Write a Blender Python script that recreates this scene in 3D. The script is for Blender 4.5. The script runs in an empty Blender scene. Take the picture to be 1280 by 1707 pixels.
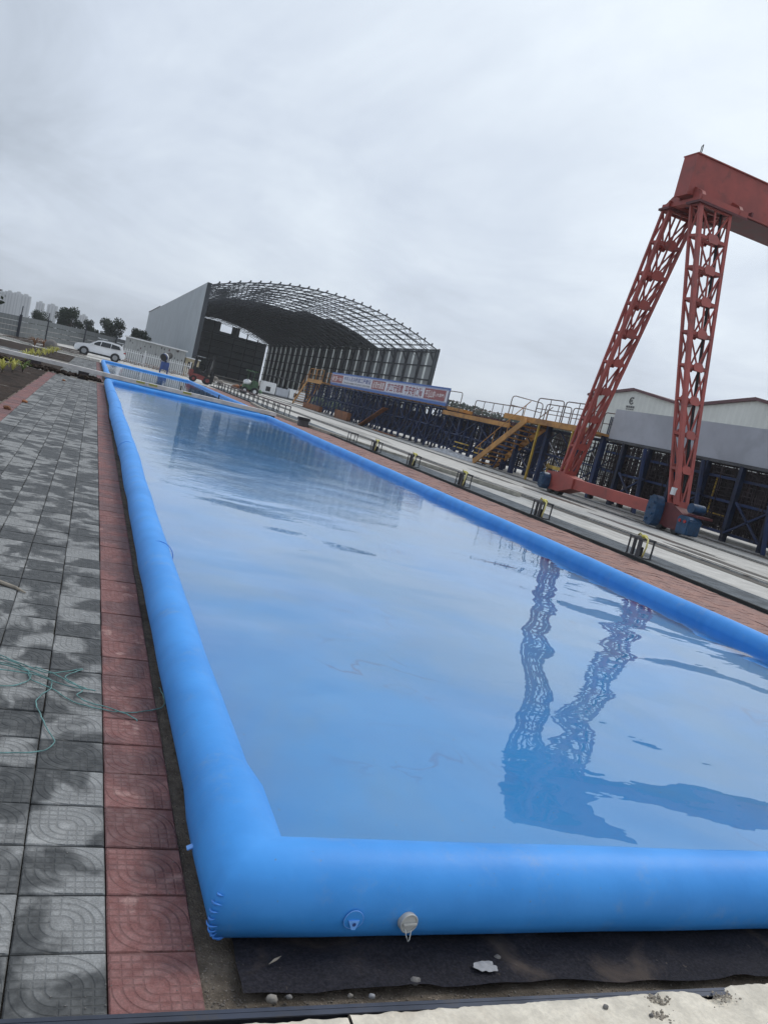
import bpy, bmesh, math, random
from mathutils import Vector, Matrix, noise as mnoise
import numpy as np

random.seed(7)
R = math.radians
sc = bpy.context.scene
COL = sc.collection

# ------------------------------------------------------------------ camera
CAM_H, FPX, ROLL, VPX, VPY = 1.63, 1330.0, R(14.0), 160.0, 565.5
_u = (math.cos(ROLL), math.sin(ROLL)); _v = (-math.sin(ROLL), math.cos(ROLL))
_d = (VPX - 640.0, VPY - 853.5)
_u1 = _d[0]*_u[0] + _d[1]*_u[1]; _v1 = _d[0]*_v[0] + _d[1]*_v[1]
PITCH = math.atan(-_v1/FPX); YAW = math.atan(-_u1/math.hypot(FPX, _v1))
_hd = Vector((math.sin(YAW), math.cos(YAW), 0)); _z = Vector((0, 0, 1))
FW = _hd*math.cos(PITCH) - _z*math.sin(PITCH)
_up = _hd*math.sin(PITCH) + _z*math.cos(PITCH)
_rt = FW.cross(_up)
IMX = _rt*_u[0] - _up*_v[0]; IMY = _rt*_u[1] - _up*_v[1]
camd = bpy.data.cameras.new('camera'); cam = bpy.data.objects.new('camera', camd); COL.objects.link(cam)
M = Matrix((IMX, -IMY, -FW)).transposed().to_4x4(); M.translation = Vector((0, 0, CAM_H))
cam.matrix_world = M
camd.sensor_fit = 'HORIZONTAL'; camd.sensor_width = 36.0; camd.lens = 36.0*FPX/1280.0
camd.clip_start = 0.05; camd.clip_end = 12000
sc.camera = cam

# ------------------------------------------------------------------ world, sun, exposure
SUN_AZ, SUN_EL = R(62), R(52)
SUN_DIR = Vector((math.sin(SUN_AZ)*math.cos(SUN_EL), math.cos(SUN_AZ)*math.cos(SUN_EL), math.sin(SUN_EL)))
w = bpy.data.worlds.new('World'); sc.world = w; w.use_nodes = True
nt = w.node_tree; nt.nodes.clear()
wo = nt.nodes.new('ShaderNodeOutputWorld'); bg = nt.nodes.new('ShaderNodeBackground')
bg.inputs['Strength'].default_value = 0.1
sky = nt.nodes.new('ShaderNodeTexSky'); sky.sky_type = 'NISHITA'; sky.sun_disc = False
sky.sun_elevation = SUN_EL; sky.sun_rotation = SUN_AZ; sky.air_density = 1.2; sky.dust_density = 3.0
tc = nt.nodes.new('ShaderNodeTexCoord')
sep = nt.nodes.new('ShaderNodeSeparateXYZ'); nt.links.new(tc.outputs['Generated'], sep.inputs[0])
def wm(op, a, b=None, c=None):
    n = nt.nodes.new('ShaderNodeMath'); n.operation = op
    for i, x in enumerate((a, b, c)):
        if x is None: continue
        if isinstance(x, (int, float)): n.inputs[i].default_value = x
        else: nt.links.new(x, n.inputs[i])
    return n.outputs[0]
den = wm('ADD', wm('MAXIMUM', sep.outputs[2], 0.0), 0.16)
cmb = nt.nodes.new('ShaderNodeCombineXYZ')
nt.links.new(wm('DIVIDE', sep.outputs[0], den), cmb.inputs[0]); nt.links.new(wm('DIVIDE', sep.outputs[1], den), cmb.inputs[1])
def wnoise(scale, detail, rough, loc):
    mp = nt.nodes.new('ShaderNodeMapping'); mp.inputs['Location'].default_value = loc
    mp.inputs['Scale'].default_value = (1.0, 0.62, 1.0); mp.inputs['Rotation'].default_value = (0, 0, 0.5)
    nt.links.new(cmb.outputs[0], mp.inputs['Vector'])
    n = nt.nodes.new('ShaderNodeTexNoise'); n.inputs['Scale'].default_value = scale
    n.inputs['Detail'].default_value = detail; n.inputs['Roughness'].default_value = rough
    n.inputs['Distortion'].default_value = 0.6
    nt.links.new(mp.outputs[0], n.inputs['Vector']); return n.outputs['Fac']
n1 = wnoise(0.55, 7.0, 0.55, (3.1, 1.7, 0)); n2 = wnoise(1.7, 6.0, 0.6, (8.2, 4.4, 0))
dp = nt.nodes.new('ShaderNodeVectorMath'); dp.operation = 'DOT_PRODUCT'
nt.links.new(tc.outputs['Generated'], dp.inputs[0]); dp.inputs[1].default_value = SUN_DIR
glow = wm('MULTIPLY', wm('POWER', wm('MAXIMUM', wm('MULTIPLY_ADD', dp.outputs['Value'], 0.5, 0.5), 0.0), 2.0), 0.36)
cl = wm('ADD', wm('MULTIPLY_ADD', n1, 0.92, wm('MULTIPLY', n2, 0.36)), wm('ADD', glow, -0.35))
ramp = nt.nodes.new('ShaderNodeValToRGB'); nt.links.new(cl, ramp.inputs[0])
e = ramp.color_ramp.elements
e[0].position = 0.27; e[0].color = (0.42, 0.475, 0.555, 1)
e[1].position = 0.70; e[1].color = (0.79, 0.865, 0.94, 1)
m2 = ramp.color_ramp.elements.new(0.47); m2.color = (0.595, 0.665, 0.77, 1)
sc8 = nt.nodes.new('ShaderNodeVectorMath'); sc8.operation = 'SCALE'; sc8.inputs['Scale'].default_value = 11.5
nt.links.new(ramp.outputs[0], sc8.inputs[0])
mixw = nt.nodes.new('ShaderNodeMix'); mixw.data_type = 'RGBA'; mixw.inputs[0].default_value = 0.94
nt.links.new(sky.outputs[0], mixw.inputs[6]); nt.links.new(sc8.outputs[0], mixw.inputs[7])
nt.links.new(mixw.outputs[2], bg.inputs['Color']); nt.links.new(bg.outputs[0], wo.inputs['Surface'])

sund = bpy.data.lights.new('sun', 'SUN'); sund.energy = 1.5; sund.angle = R(22); sund.color = (1.0, 0.965, 0.91)
sun = bpy.data.objects.new('sun', sund); COL.objects.link(sun)
sun.rotation_euler = SUN_DIR.to_track_quat('Z', 'Y').to_euler(); sun.location = (40, 40, 80)
sc.view_settings.view_transform = 'Standard'; sc.view_settings.look = 'None'
sc.view_settings.exposure = 0.0; sc.view_settings.gamma = 1.0; sc.view_settings.use_curve_mapping = False
sc.cycles.use_denoising = True; sc.cycles.max_bounces = 8; sc.cycles.transparent_max_bounces = 12
sc.cycles.caustics_reflective = False; sc.cycles.caustics_refractive = False

# ------------------------------------------------------------------ material helpers
class NT:
    def __init__(s, name):
        s.m = bpy.data.materials.new(name); s.m.use_nodes = True; s.t = s.m.node_tree; s.t.nodes.clear()
        s.out = s.n('ShaderNodeOutputMaterial')
    def n(s, t): return s.t.nodes.new(t)
    def lk(s, a, b): s.t.links.new(a, b)
    def put(s, sock, x):
        if x is None: return
        if isinstance(x, bpy.types.NodeSocket): s.lk(x, sock)
        elif isinstance(x, (tuple, list)): sock.default_value = (*x, 1) if len(x) == 3 and len(sock.default_value) == 4 else x
        else: sock.default_value = x
    def math(s, op, a, b=None, c=None):
        n = s.n('ShaderNodeMath'); n.operation = op
        for i, x in enumerate((a, b, c)): s.put(n.inputs[i], x)
        return n.outputs[0]
    def mix(s, f, a, b, mode='MIX'):
        n = s.n('ShaderNodeMix'); n.data_type = 'RGBA'; n.blend_type = mode
        s.put(n.inputs[0], f); s.put(n.inputs[6], a); s.put(n.inputs[7], b); return n.outputs[2]
    def noise(s, vec, scale, detail=4, rough=0.55, dist=0.0):
        n = s.n('ShaderNodeTexNoise'); n.inputs['Scale'].default_value = scale; n.inputs['Detail'].default_value = detail
        n.inputs['Roughness'].default_value = rough; n.inputs['Distortion'].default_value = dist
        if vec is not None: s.lk(vec, n.inputs['Vector'])
        return n.outputs['Fac']
    def smooth(s, x, a, b, lo=0.0, hi=1.0):
        n = s.n('ShaderNodeMapRange'); n.interpolation_type = 'SMOOTHSTEP'
        s.put(n.inputs[0], x); s.put(n.inputs[1], a); s.put(n.inputs[2], b); s.put(n.inputs[3], lo); s.put(n.inputs[4], hi)
        return n.outputs[0]
    def mapping(s, vec, scale=(1, 1, 1), rot=(0, 0, 0), loc=(0, 0, 0)):
        n = s.n('ShaderNodeMapping'); n.inputs['Scale'].default_value = scale; n.inputs['Rotation'].default_value = rot
        n.inputs['Location'].default_value = loc; s.lk(vec, n.inputs['Vector']); return n.outputs[0]
    def pos(s): return s.n('ShaderNodeNewGeometry').outputs['Position']
    def obj(s): return s.n('ShaderNodeTexCoord').outputs['Object']
    def bump(s, h, strength=0.5, dist=0.01, normal=None):
        n = s.n('ShaderNodeBump'); n.inputs['Strength'].default_value = strength; n.inputs['Distance'].default_value = dist
        s.lk(h, n.inputs['Height'])
        if normal: s.lk(normal, n.inputs['Normal'])
        return n.outputs[0]
    def principled(s, color, rough=0.6, metal=0.0, normal=None, spec=0.5, **kw):
        p = s.n('ShaderNodeBsdfPrincipled'); s.put(p.inputs['Base Color'], color); s.put(p.inputs['Roughness'], rough)
        s.put(p.inputs['Metallic'], metal); s.put(p.inputs['Specular IOR Level'], spec)
        if normal: s.lk(normal, p.inputs['Normal'])
        for k, x in kw.items(): s.put(p.inputs[k], x)
        return p.outputs[0]
    def done(s, shader): s.lk(shader, s.out.inputs['Surface']); return s.m

def cmul(c, k): return tuple(min(1.0, x*k) for x in c)
def mat(name, base, rough=0.6, metal=0.0, var=0.18, scale=3.0, bump=0.0, bscale=None, spec=0.5, dirt=None, dscale=1.3, damount=0.5, world=True):
    t = NT(name); P = t.pos() if world else t.obj()
    f = t.smooth(t.noise(P, scale, 6, 0.6), 0.3, 0.7)
    c = t.mix(f, cmul(base, 1-var), cmul(base, 1+var))
    if dirt:
        k = t.smooth(t.noise(P, dscale, 8, 0.65, 0.4), 0.62-damount*0.3, 0.75)
        c = t.mix(k, c, dirt)
    nrm = t.bump(t.noise(P, bscale or scale*8, 5, 0.6), 0.6, bump) if bump else None
    r = t.math('ADD', t.math('MULTIPLY', f, 0.14), rough-0.07)
    return t.done(t.principled(c, r, metal, nrm, spec))

MT = {}
def tile_mat(name, dry, wet, pale, grout):
    t = NT(name); P = t.pos()
    uv = t.n('ShaderNodeUVMap').outputs[0]
    s = t.n('ShaderNodeSeparateXYZ'); t.lk(uv, s.inputs[0])
    x = t.math('SUBTRACT', s.outputs[0], 0.5); y = t.math('SUBTRACT', s.outputs[1], 0.48)
    r = t.math('SQRT', t.math('ADD', t.math('MULTIPLY', x, x), t.math('MULTIPLY', y, y)))
    def gr(d, wd): return t.smooth(t.math('PINGPONG', t.math('SUBTRACT', d, 0.13), 0.0575), 0.004, wd, 1.0, 0.0)
    arcs = t.math('MULTIPLY', gr(r, 0.026), t.smooth(r, 0.47, 0.49, 1.0, 0.0))
    ax = t.math('ABSOLUTE', x); ay = t.math('ABSOLUTE', y)
    ly = gr(ay, 0.024); lx = t.math('MULTIPLY', gr(ax, 0.020), 0.7)
    lines = t.math('MULTIPLY', t.math('MAXIMUM', ly, lx), t.smooth(r, 0.105, 0.125))
    q = t.smooth(t.math('MULTIPLY', x, y), -0.0015, 0.0015)
    inner = t.smooth(r, 0.10, 0.11)
    g = t.math('MULTIPLY', t.math('ADD', t.math('MULTIPLY', arcs, q), t.math('MULTIPLY', lines, t.math('SUBTRACT', 1.0, q))), inner)
    oi = t.n('ShaderNodeObjectInfo').outputs['Random']; isl = t.n('ShaderNodeNewGeometry').outputs['Random Per Island']
    rnd = t.math('FRACT', t.math('ADD', t.math('MULTIPLY', oi, 3.7), t.math('MULTIPLY', isl, 5.3)))
    # every tile shifts the stain pattern a little, so that wet patches stop at the joints
    off = t.n('ShaderNodeCombineXYZ'); t.lk(t.math('MULTIPLY', rnd, 0.35), off.inputs[0]); t.lk(t.math('MULTIPLY', rnd, 0.2), off.inputs[1])
    va = t.n('ShaderNodeVectorMath'); va.operation = 'ADD'; t.lk(P, va.inputs[0]); t.lk(off.outputs[0], va.inputs[1])
    n1 = t.noise(t.mapping(va.outputs[0], (1.0, 0.8, 1)), 3.4, 4, 0.5, 0.4); n2 = t.noise(P, 1.1, 4, 0.6)
    k = t.math('ADD', t.math('ADD', n1, t.math('MULTIPLY', t.math('SUBTRACT', rnd, 0.5), 0.16)), t.math('MULTIPLY', t.math('SUBTRACT', n2, 0.5), 0.35))
    wetf = t.smooth(k, 0.42, 0.54)
    fine = t.noise(P, 160, 4, 0.7); mid = t.noise(P, 22, 4, 0.6)
    c = t.mix(wetf, dry, wet)
    c = t.mix(t.math('MULTIPLY', t.smooth(t.noise(va.outputs[0], 7.5, 3, 0.5), 0.60, 0.68), t.math('SUBTRACT', 1.0, wetf)), c, pale)
    c = t.mix(t.smooth(fine, 0.30, 0.75), t.mix(0.42, c, (0.015, 0.015, 0.015)), c)
    c = t.mix(t.smooth(mid, 0.35, 0.7), t.mix(0.16, c, (0.02, 0.02, 0.02)), t.mix(0.08, c, (0.6, 0.6, 0.58)))
    c = t.mix(t.math('MULTIPLY', g, t.math('MULTIPLY_ADD', t.smooth(mid, 0.35, 0.65), 0.26, 0.10)), c, grout)
    edge = t.math('MAXIMUM', t.smooth(ax, 0.470, 0.498), t.smooth(t.math('ABSOLUTE', t.math('SUBTRACT', s.outputs[1], 0.5)), 0.470, 0.498))
    c = t.mix(t.math('MULTIPLY', edge, 0.35), c, grout)
    h = t.math('ADD', t.math('MULTIPLY', t.math('SUBTRACT', 1.0, g), 1.0), t.math('ADD', t.math('MULTIPLY', fine, 0.22), t.math('MULTIPLY', mid, 0.15)))
    nrm = t.bump(h, 0.75, 0.0036)
    return t.done(t.principled(c, t.math('MULTIPLY_ADD', wetf, -0.22, 0.82), 0, nrm, 0.35))
MT['tile'] = tile_mat('grey_paver', (0.335, 0.34, 0.335), (0.050, 0.054, 0.056), (0.44, 0.44, 0.43), (0.035, 0.035, 0.033))
MT['tile_red'] = tile_mat('red_paver', (0.31, 0.130, 0.118), (0.185, 0.068, 0.064), (0.48, 0.27, 0.24), (0.06, 0.028, 0.025))
MT['tile_far'] = tile_mat('red_paver_weathered', (0.47, 0.255, 0.205), (0.33, 0.160, 0.130), (0.54, 0.35, 0.29), (0.10, 0.055, 0.045))

def concrete_mat(name, base, stain, scale, stretch, grain=0.15, crack=True):
    t = NT(name); P = t.pos(); Q = t.mapping(P, stretch)
    big = t.noise(Q, scale, 7, 0.62, 0.5); mid = t.noise(P, scale*6, 6, 0.65); fine = t.noise(P, 55, 4, 0.7)
    c = t.mix(t.smooth(mid, 0.3, 0.72), cmul(base, 0.82), cmul(base, 1.12))
    c = t.mix(t.smooth(big, 0.53, 0.66), c, stain)
    c = t.mix(t.smooth(t.noise(P, 9, 8, 0.7), 0.66, 0.76), c, cmul(stain, 0.8))
    c = t.mix(t.math('MULTIPLY', t.smooth(fine, 0.35, 0.65, 1, 0), grain*2), c, cmul(base, 0.45))
    h = t.math('ADD', t.math('MULTIPLY', mid, 0.6), fine)
    return t.done(t.principled(c, t.smooth(big, 0.5, 0.68, 0.85, 0.5), 0, t.bump(h, 0.5, 0.006), 0.35))
MT['yard'] = concrete_mat('yard_concrete', (0.55, 0.535, 0.50), (0.22, 0.205, 0.185), 0.32, (1.4, 0.16, 1))
MT['dirt'] = concrete_mat('ground_dirt', (0.20, 0.18, 0.155), (0.11, 0.095, 0.08), 0.08, (1, 1, 1))
MT['kerb'] = concrete_mat('kerb_concrete', (0.56, 0.54, 0.50), (0.30, 0.28, 0.25), 1.5, (1, 1, 1))
MT['cream'] = concrete_mat('cast_concrete_cream', (0.72, 0.655, 0.54), (0.60, 0.52, 0.41), 1.6, (1, 1, 1), 0.12)
MT['grime'] = mat('rail_grime', (0.062, 0.055, 0.046), 0.75, var=0.5, scale=2.2, bump=0.004, dirt=(0.20, 0.185, 0.16), dscale=1.2, damount=0.15)

def soil_mat(name, a, b, scale=30):
    t = NT(name); P = t.pos()
    n1 = t.noise(P, scale, 6, 0.7); n2 = t.noise(P, scale*6, 3, 0.7); n3 = t.noise(P, 2.2, 4, 0.6)
    c = t.mix(t.smooth(n1, 0.3, 0.7), a, b); c = t.mix(t.smooth(n2, 0.6, 0.72), c, cmul(b, 2.3))
    c = t.mix(t.smooth(n3, 0.45, 0.7), c, cmul(a, 0.6))
    return t.done(t.principled(c, 0.92, 0, t.bump(t.math('ADD', n1, n2), 1.0, 0.012), 0.2))
MT['soil'] = soil_mat('damp_soil', (0.12, 0.098, 0.076), (0.21, 0.175, 0.14), 22)
MT['bed_soil'] = soil_mat('bed_soil', (0.020, 0.013, 0.009), (0.050, 0.033, 0.024), 7)

# blue PVC
t = NT('blue_pvc'); P = t.pos()
nf = t.noise(P, 3.0, 4, 0.55); ns = t.noise(P, 24, 4, 0.6)
c = t.mix(t.smooth(nf, 0.3, 0.7), (0.038, 0.262, 0.69), (0.055, 0.315, 0.79))
c = t.mix(t.math('MULTIPLY', t.smooth(t.noise(P, 5, 9, 0.75), 0.52, 0.80), 0.55), c, (0.24, 0.34, 0.50))
c = t.mix(t.math('MULTIPLY', t.smooth(t.noise(P, 70, 3, 0.6), 0.70, 0.76), 0.5), c, (0.16, 0.18, 0.20))
MT['pvc'] = t.done(t.principled(c, t.math('MULTIPLY_ADD', ns, 0.14, 0.48), 0, t.bump(t.math('ADD', nf, t.math('MULTIPLY', ns, 0.10)), 0.25, 0.02), 0.4))
MT['pvc_seam'] = mat('blue_pvc_seam', (0.05, 0.24, 0.70), 0.35, var=0.1)
MT['pvc_pale'] = mat('pale_blue_pvc', (0.16, 0.40, 0.86), 0.35, var=0.08)
t = NT('pool_liner'); P = t.pos()
fold = t.noise(t.mapping(P, (1, 1, 1), (0, 0, 0.6)), 1.6, 3, 0.5, 0.8)
ridge = t.smooth(t.math('ABSOLUTE', t.math('SUBTRACT', fold, 0.5)), 0.0, 0.016, 1.0, 0.0)
c = t.mix(t.smooth(t.noise(P, 0.8, 6, 0.65), 0.3, 0.75), (0.010, 0.220, 0.52), (0.022, 0.272, 0.60))
c = t.mix(t.math('MULTIPLY', ridge, t.smooth(t.noise(P, 0.7, 2), 0.5, 0.7)), c, (0.015, 0.13, 0.36))
c = t.mix(t.math('MULTIPLY', t.smooth(t.noise(P, 0.45, 6, 0.62, 0.6), 0.40, 0.62), 0.42), c, (0.15, 0.25, 0.34))
c = t.mix(t.smooth(t.noise(P, 26, 6, 0.7), 0.66, 0.74), c, (0.12, 0.16, 0.20))
MT['liner'] = t.done(t.principled(c, 0.55, 0, t.bump(fold, 0.4, 0.02), 0.3))
# water: clear, tinted, with wind ripples that get busier towards the far half
def water_mat(name, tint, calm=1.0):
    t = NT(name); P = t.pos(); sp = t.n('ShaderNodeSeparateXYZ'); t.lk(P, sp.inputs[0])
    wind = t.smooth(t.math('ADD', sp.outputs[1], t.math('MULTIPLY', t.noise(P, 0.35, 3), 6.0)), 11.0, 14.5)
    swell = t.noise(t.mapping(P, (0.8, 1.0, 1), (0, 0, 0.35)), 0.92, 1.3, 0.4, 0.5)
    wav = t.noise(t.mapping(P, (0.75, 1.5, 1), (0, 0, -0.5)), 4.2, 2, 0.45, 0.3)
    rip = t.noise(t.mapping(P, (0.55, 2.0, 1), (0, 0, -0.32)), 6.5, 3, 0.5, 0.6)
    near = t.smooth(sp.outputs[1], 5.5, 11.0, 1.0, 0.22)
    h = t.math('ADD', t.math('MULTIPLY', t.math('MULTIPLY', swell, near), 0.90*calm), t.math('MULTIPLY', wav, 0.030))
    h = t.math('ADD', h, t.math('MULTIPLY', t.math('MULTIPLY', rip, wind), 0.042*calm))
    nrm = t.bump(h, 1.0, 0.042)
    dt = t.n('ShaderNodeVectorMath'); dt.operation = 'DOT_PRODUCT'; t.lk(nrm, dt.inputs[0]); t.lk(t.n('ShaderNodeNewGeometry').outputs['Incoming'], dt.inputs[1])
    cs = t.math('SUBTRACT', 1.0, t.math('MINIMUM', t.math('ABSOLUTE', dt.outputs['Value']), 1.0))
    refl = t.math('MULTIPLY_ADD', t.math('POWER', cs, 5.0), 0.94, 0.06)
    gl = t.n('ShaderNodeBsdfGlossy'); gl.inputs['Roughness'].default_value = 0.0; gl.inputs['Color'].default_value = (1, 1, 1, 1); t.lk(nrm, gl.inputs['Normal'])
    tr = t.n('ShaderNodeBsdfTransparent'); tr.inputs['Color'].default_value = (*tint, 1)
    mx = t.n('ShaderNodeMixShader'); t.lk(refl, mx.inputs[0]); t.lk(tr.outputs[0], mx.inputs[1]); t.lk(gl.outputs[0], mx.inputs[2])
    return t.done(mx.outputs[0])
MT['water'] = water_mat('pool_water', (0.86, 0.94, 0.98)); MT['water_calm'] = water_mat('pool_water_calm', (0.62, 0.70, 0.74), 0.12)

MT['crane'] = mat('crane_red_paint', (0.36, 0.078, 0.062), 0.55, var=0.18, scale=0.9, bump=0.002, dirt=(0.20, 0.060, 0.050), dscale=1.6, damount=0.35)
MT['crane_dark'] = mat('crane_red_dark', (0.12, 0.03, 0.032), 0.6, var=0.3, scale=2)  # darker red for the bottom flange, saddle plates and carriage parts
MT['blue_motor'] = mat('blue_gearbox_paint', (0.017, 0.062, 0.135), 0.5, var=0.4, scale=4, dirt=(0.03, 0.04, 0.06), dscale=4, damount=0.5)
MT['black'] = mat('black_rubber', (0.018, 0.018, 0.020), 0.75, var=0.3)
MT['steel'] = mat('bare_steel', (0.42, 0.42, 0.41), 0.38, metal=0.85, var=0.2, dirt=(0.16, 0.12, 0.09), damount=0.3)
MT['dark_steel'] = mat('dark_steel', (0.085, 0.088, 0.092), 0.5, metal=0.4, var=0.3)
MT['navy'] = mat('navy_formwork_paint', (0.013, 0.028, 0.085), 0.6, var=0.4, scale=1.2, dirt=(0.05, 0.04, 0.035), damount=0.35)
MT['navy_dark'] = mat('navy_column_paint', (0.010, 0.018, 0.045), 0.65, var=0.5, scale=1.6, dirt=(0.04, 0.033, 0.03), damount=0.4)
MT['rebar'] = mat('rebar_rust_and_shade', (0.045, 0.034, 0.036), 0.8, var=0.6, scale=1.5)
MT['orange'] = mat('orange_platform_paint', (0.47, 0.235, 0.065), 0.6, var=0.25, scale=1.4, dirt=(0.20, 0.085, 0.035), damount=0.5)
MT['yellow_steel'] = mat('yellow_rail_paint', (0.52, 0.34, 0.05), 0.55, var=0.25, dirt=(0.2, 0.12, 0.04))
MT['pipe'] = mat('guard_pipe', (0.13, 0.10, 0.095), 0.55, var=0.35)
MT['rust'] = mat('rusty_plate', (0.24, 0.095, 0.040), 0.8, var=0.35, scale=2, dirt=(0.13, 0.06, 0.03))
MT['panel'] = mat('grey_steel_panel', (0.43, 0.455, 0.495), 0.48, var=0.10, scale=0.5, dirt=(0.36, 0.38, 0.415), dscale=0.8, damount=0.6)
MT['banner_blue'] = mat('banner_blue', (0.055, 0.145, 0.42), 0.5, var=0.15)
MT['banner_white'] = mat('banner_white', (0.66, 0.66, 0.72), 0.5, var=0.06)
MT['banner_red'] = mat('banner_red', (0.31, 0.095, 0.10), 0.5, var=0.1)
MT['ink_red'] = mat('lettering_red', (0.26, 0.035, 0.055), 0.5, var=0.1)
MT['ink_white'] = mat('lettering_white', (0.75, 0.70, 0.70), 0.5, var=0.04)
MT['ink_blue'] = mat('lettering_blue', (0.07, 0.10, 0.28), 0.5, var=0.1)
MT['ink_grey'] = mat('lettering_grey', (0.10, 0.10, 0.10), 0.5, var=0.1)
MT['white_paint'] = mat('white_paint', (0.72, 0.73, 0.73), 0.5, var=0.06)
MT['car'] = NT('white_car_paint'); MT['car'] = MT['car'].done(MT['car'].principled((0.82, 0.83, 0.84), 0.25, 0, None, 0.5, **{'Coat Weight': 0.6}))
MT['glass'] = NT('dark_window_glass'); MT['glass'] = MT['glass'].done(MT['glass'].principled((0.012, 0.015, 0.018), 0.08, 0, None, 0.6))
MT['lamp_red'] = mat('lamp_red', (0.35, 0.02, 0.02), 0.3, var=0.05)
MT['lamp_clear'] = mat('lamp_clear', (0.5, 0.52, 0.55), 0.2, var=0.05)
MT['rim'] = mat('alloy_rim', (0.30, 0.31, 0.32), 0.35, metal=0.8, var=0.1)
def sheet_mat(name, c0, axis='Y', pitch=0.35, var=0.08, rough=0.5, dirt=None):
    t = NT(name); P = t.pos(); sp = t.n('ShaderNodeSeparateXYZ'); t.lk(P, sp.inputs[0])
    a = sp.outputs['XYZ'.index(axis)]
    rib = t.math('PINGPONG', a, pitch/2)
    hh = t.smooth(rib, pitch*0.12, pitch*0.22)
    n = t.noise(P, 0.35, 6, 0.6)
    c = t.mix(t.smooth(n, 0.3, 0.7), cmul(c0, 1-var), cmul(c0, 1+var))
    c = t.mix(t.math('MULTIPLY', hh, 0.10), c, cmul(c0, 0.5))
    if dirt: c = t.mix(t.smooth(t.noise(t.mapping(P, (1, 1, 0.3)), 1.2, 7, 0.7), 0.55, 0.8), c, dirt)
    return t.done(t.principled(c, rough, 0.0, t.bump(hh, 0.6, 0.03), 0.4))
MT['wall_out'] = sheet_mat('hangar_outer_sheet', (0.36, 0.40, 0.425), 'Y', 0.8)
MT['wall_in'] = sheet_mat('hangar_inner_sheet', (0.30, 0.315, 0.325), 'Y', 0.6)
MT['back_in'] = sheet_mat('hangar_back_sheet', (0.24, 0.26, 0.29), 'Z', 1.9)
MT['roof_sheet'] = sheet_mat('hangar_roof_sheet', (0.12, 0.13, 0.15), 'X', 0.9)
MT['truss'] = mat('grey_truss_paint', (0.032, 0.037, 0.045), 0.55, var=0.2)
t = NT('skylight_strip'); tl = t.n('ShaderNodeBsdfTranslucent'); tl.inputs[0].default_value = (0.75, 0.78, 0.78, 1)
pr_ = t.principled((0.62, 0.65, 0.66), 0.5); mx = t.n('ShaderNodeMixShader'); mx.inputs[0].default_value = 0.72
t.lk(pr_, mx.inputs[1]); t.lk(tl.outputs[0], mx.inputs[2]); MT['skylight'] = t.done(mx.outputs[0])
MT['hall'] = sheet_mat('hall_cream_sheet', (0.66, 0.67, 0.63), 'Y', 1.0)
MT['maroon'] = mat('maroon_trim', (0.10, 0.035, 0.04), 0.6)
MT['fence'] = sheet_mat('grey_fence_sheet', (0.135, 0.15, 0.158), 'X', 0.25, dirt=(0.09, 0.095, 0.09))
MT['navy_post'] = mat('dark_post', (0.025, 0.028, 0.04), 0.6)
MT['cabin'] = sheet_mat('cabin_sheet', (0.36, 0.37, 0.365), 'X', 0.3, dirt=(0.24, 0.235, 0.22))
MT['beige'] = mat('beige_wall', (0.42, 0.36, 0.24), 0.7)
MT['tower'] = mat('tower_concrete', (0.36, 0.37, 0.38), 0.8, var=0.08, scale=0.05)
MT['tower_dark'] = mat('tower_window_bands', (0.17, 0.18, 0.20), 0.6, var=0.1, scale=0.05)
MT['bark'] = mat('bark', (0.06, 0.045, 0.035), 0.9, bump=0.01)
def leaf_mat(name, a, b):
    t = NT(name); isl = t.n('ShaderNodeNewGeometry').outputs['Random Per Island']
    c = t.mix(isl, a, b); d = t.principled(c, 0.6, 0, None, 0.3)
    tl = t.n('ShaderNodeBsdfTranslucent'); t.lk(c, tl.inputs[0]); mx = t.n('ShaderNodeMixShader'); mx.inputs[0].default_value = 0.25
    t.lk(d, mx.inputs[1]); t.lk(tl.outputs[0], mx.inputs[2]); return t.done(mx.outputs[0])
MT['leaf'] = leaf_mat('tree_leaf', (0.016, 0.028, 0.016), (0.036, 0.054, 0.028))
MT['yellow_leaf'] = leaf_mat('yellow_leaf', (0.36, 0.33, 0.06), (0.58, 0.57, 0.17))
MT['grass_leaf'] = leaf_mat('green_leaf', (0.06, 0.12, 0.03), (0.16, 0.22, 0.06))
MT['dry_leaf'] = leaf_mat('dry_leaf', (0.16, 0.07, 0.04), (0.26, 0.14, 0.07))
MT['hose'] = mat('yellow_hose', (0.60, 0.54, 0.20), 0.5, var=0.12)
MT['strap'] = mat('yellow_bag', (0.62, 0.55, 0.10), 0.6, var=0.2, scale=14, bump=0.01)
MT['rope'] = mat('green_string', (0.13, 0.26, 0.25), 0.8, var=0.4, scale=20)
MT['geo'] = NT('geotextile'); t = MT['geo']; P = t.pos()
n1 = t.noise(P, 90, 4, 0.7); n2 = t.noise(P, 3.5, 5, 0.6, 0.6)
c = t.mix(t.smooth(n1, 0.35, 0.7), (0.012, 0.012, 0.016), (0.030, 0.028, 0.035)); c = t.mix(t.smooth(n2, 0.52, 0.72), c, (0.070, 0.055, 0.048)); c = t.mix(t.smooth(t.noise(P, 35, 6, 0.75), 0.62, 0.75), c, (0.11, 0.09, 0.075))
MT['geo'] = t.done(t.principled(c, 0.9, 0, t.bump(t.math('ADD', n1, t.math('MULTIPLY', n2, 2.0)), 0.8, 0.006), 0.2))
MT['edging'] = mat('dark_edging_metal', (0.035, 0.042, 0.062), 0.35, metal=0.3, var=0.2, scale=6, dirt=(0.06, 0.055, 0.055), dscale=9, damount=0.3)
MT['stone'] = mat('grey_stone', (0.17, 0.16, 0.15), 0.85, var=0.35, scale=40, bump=0.006, bscale=90)
MT['stone_pale'] = mat('pale_stone', (0.25, 0.225, 0.195), 0.85, var=0.35, scale=40, bump=0.006, bscale=90)
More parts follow.
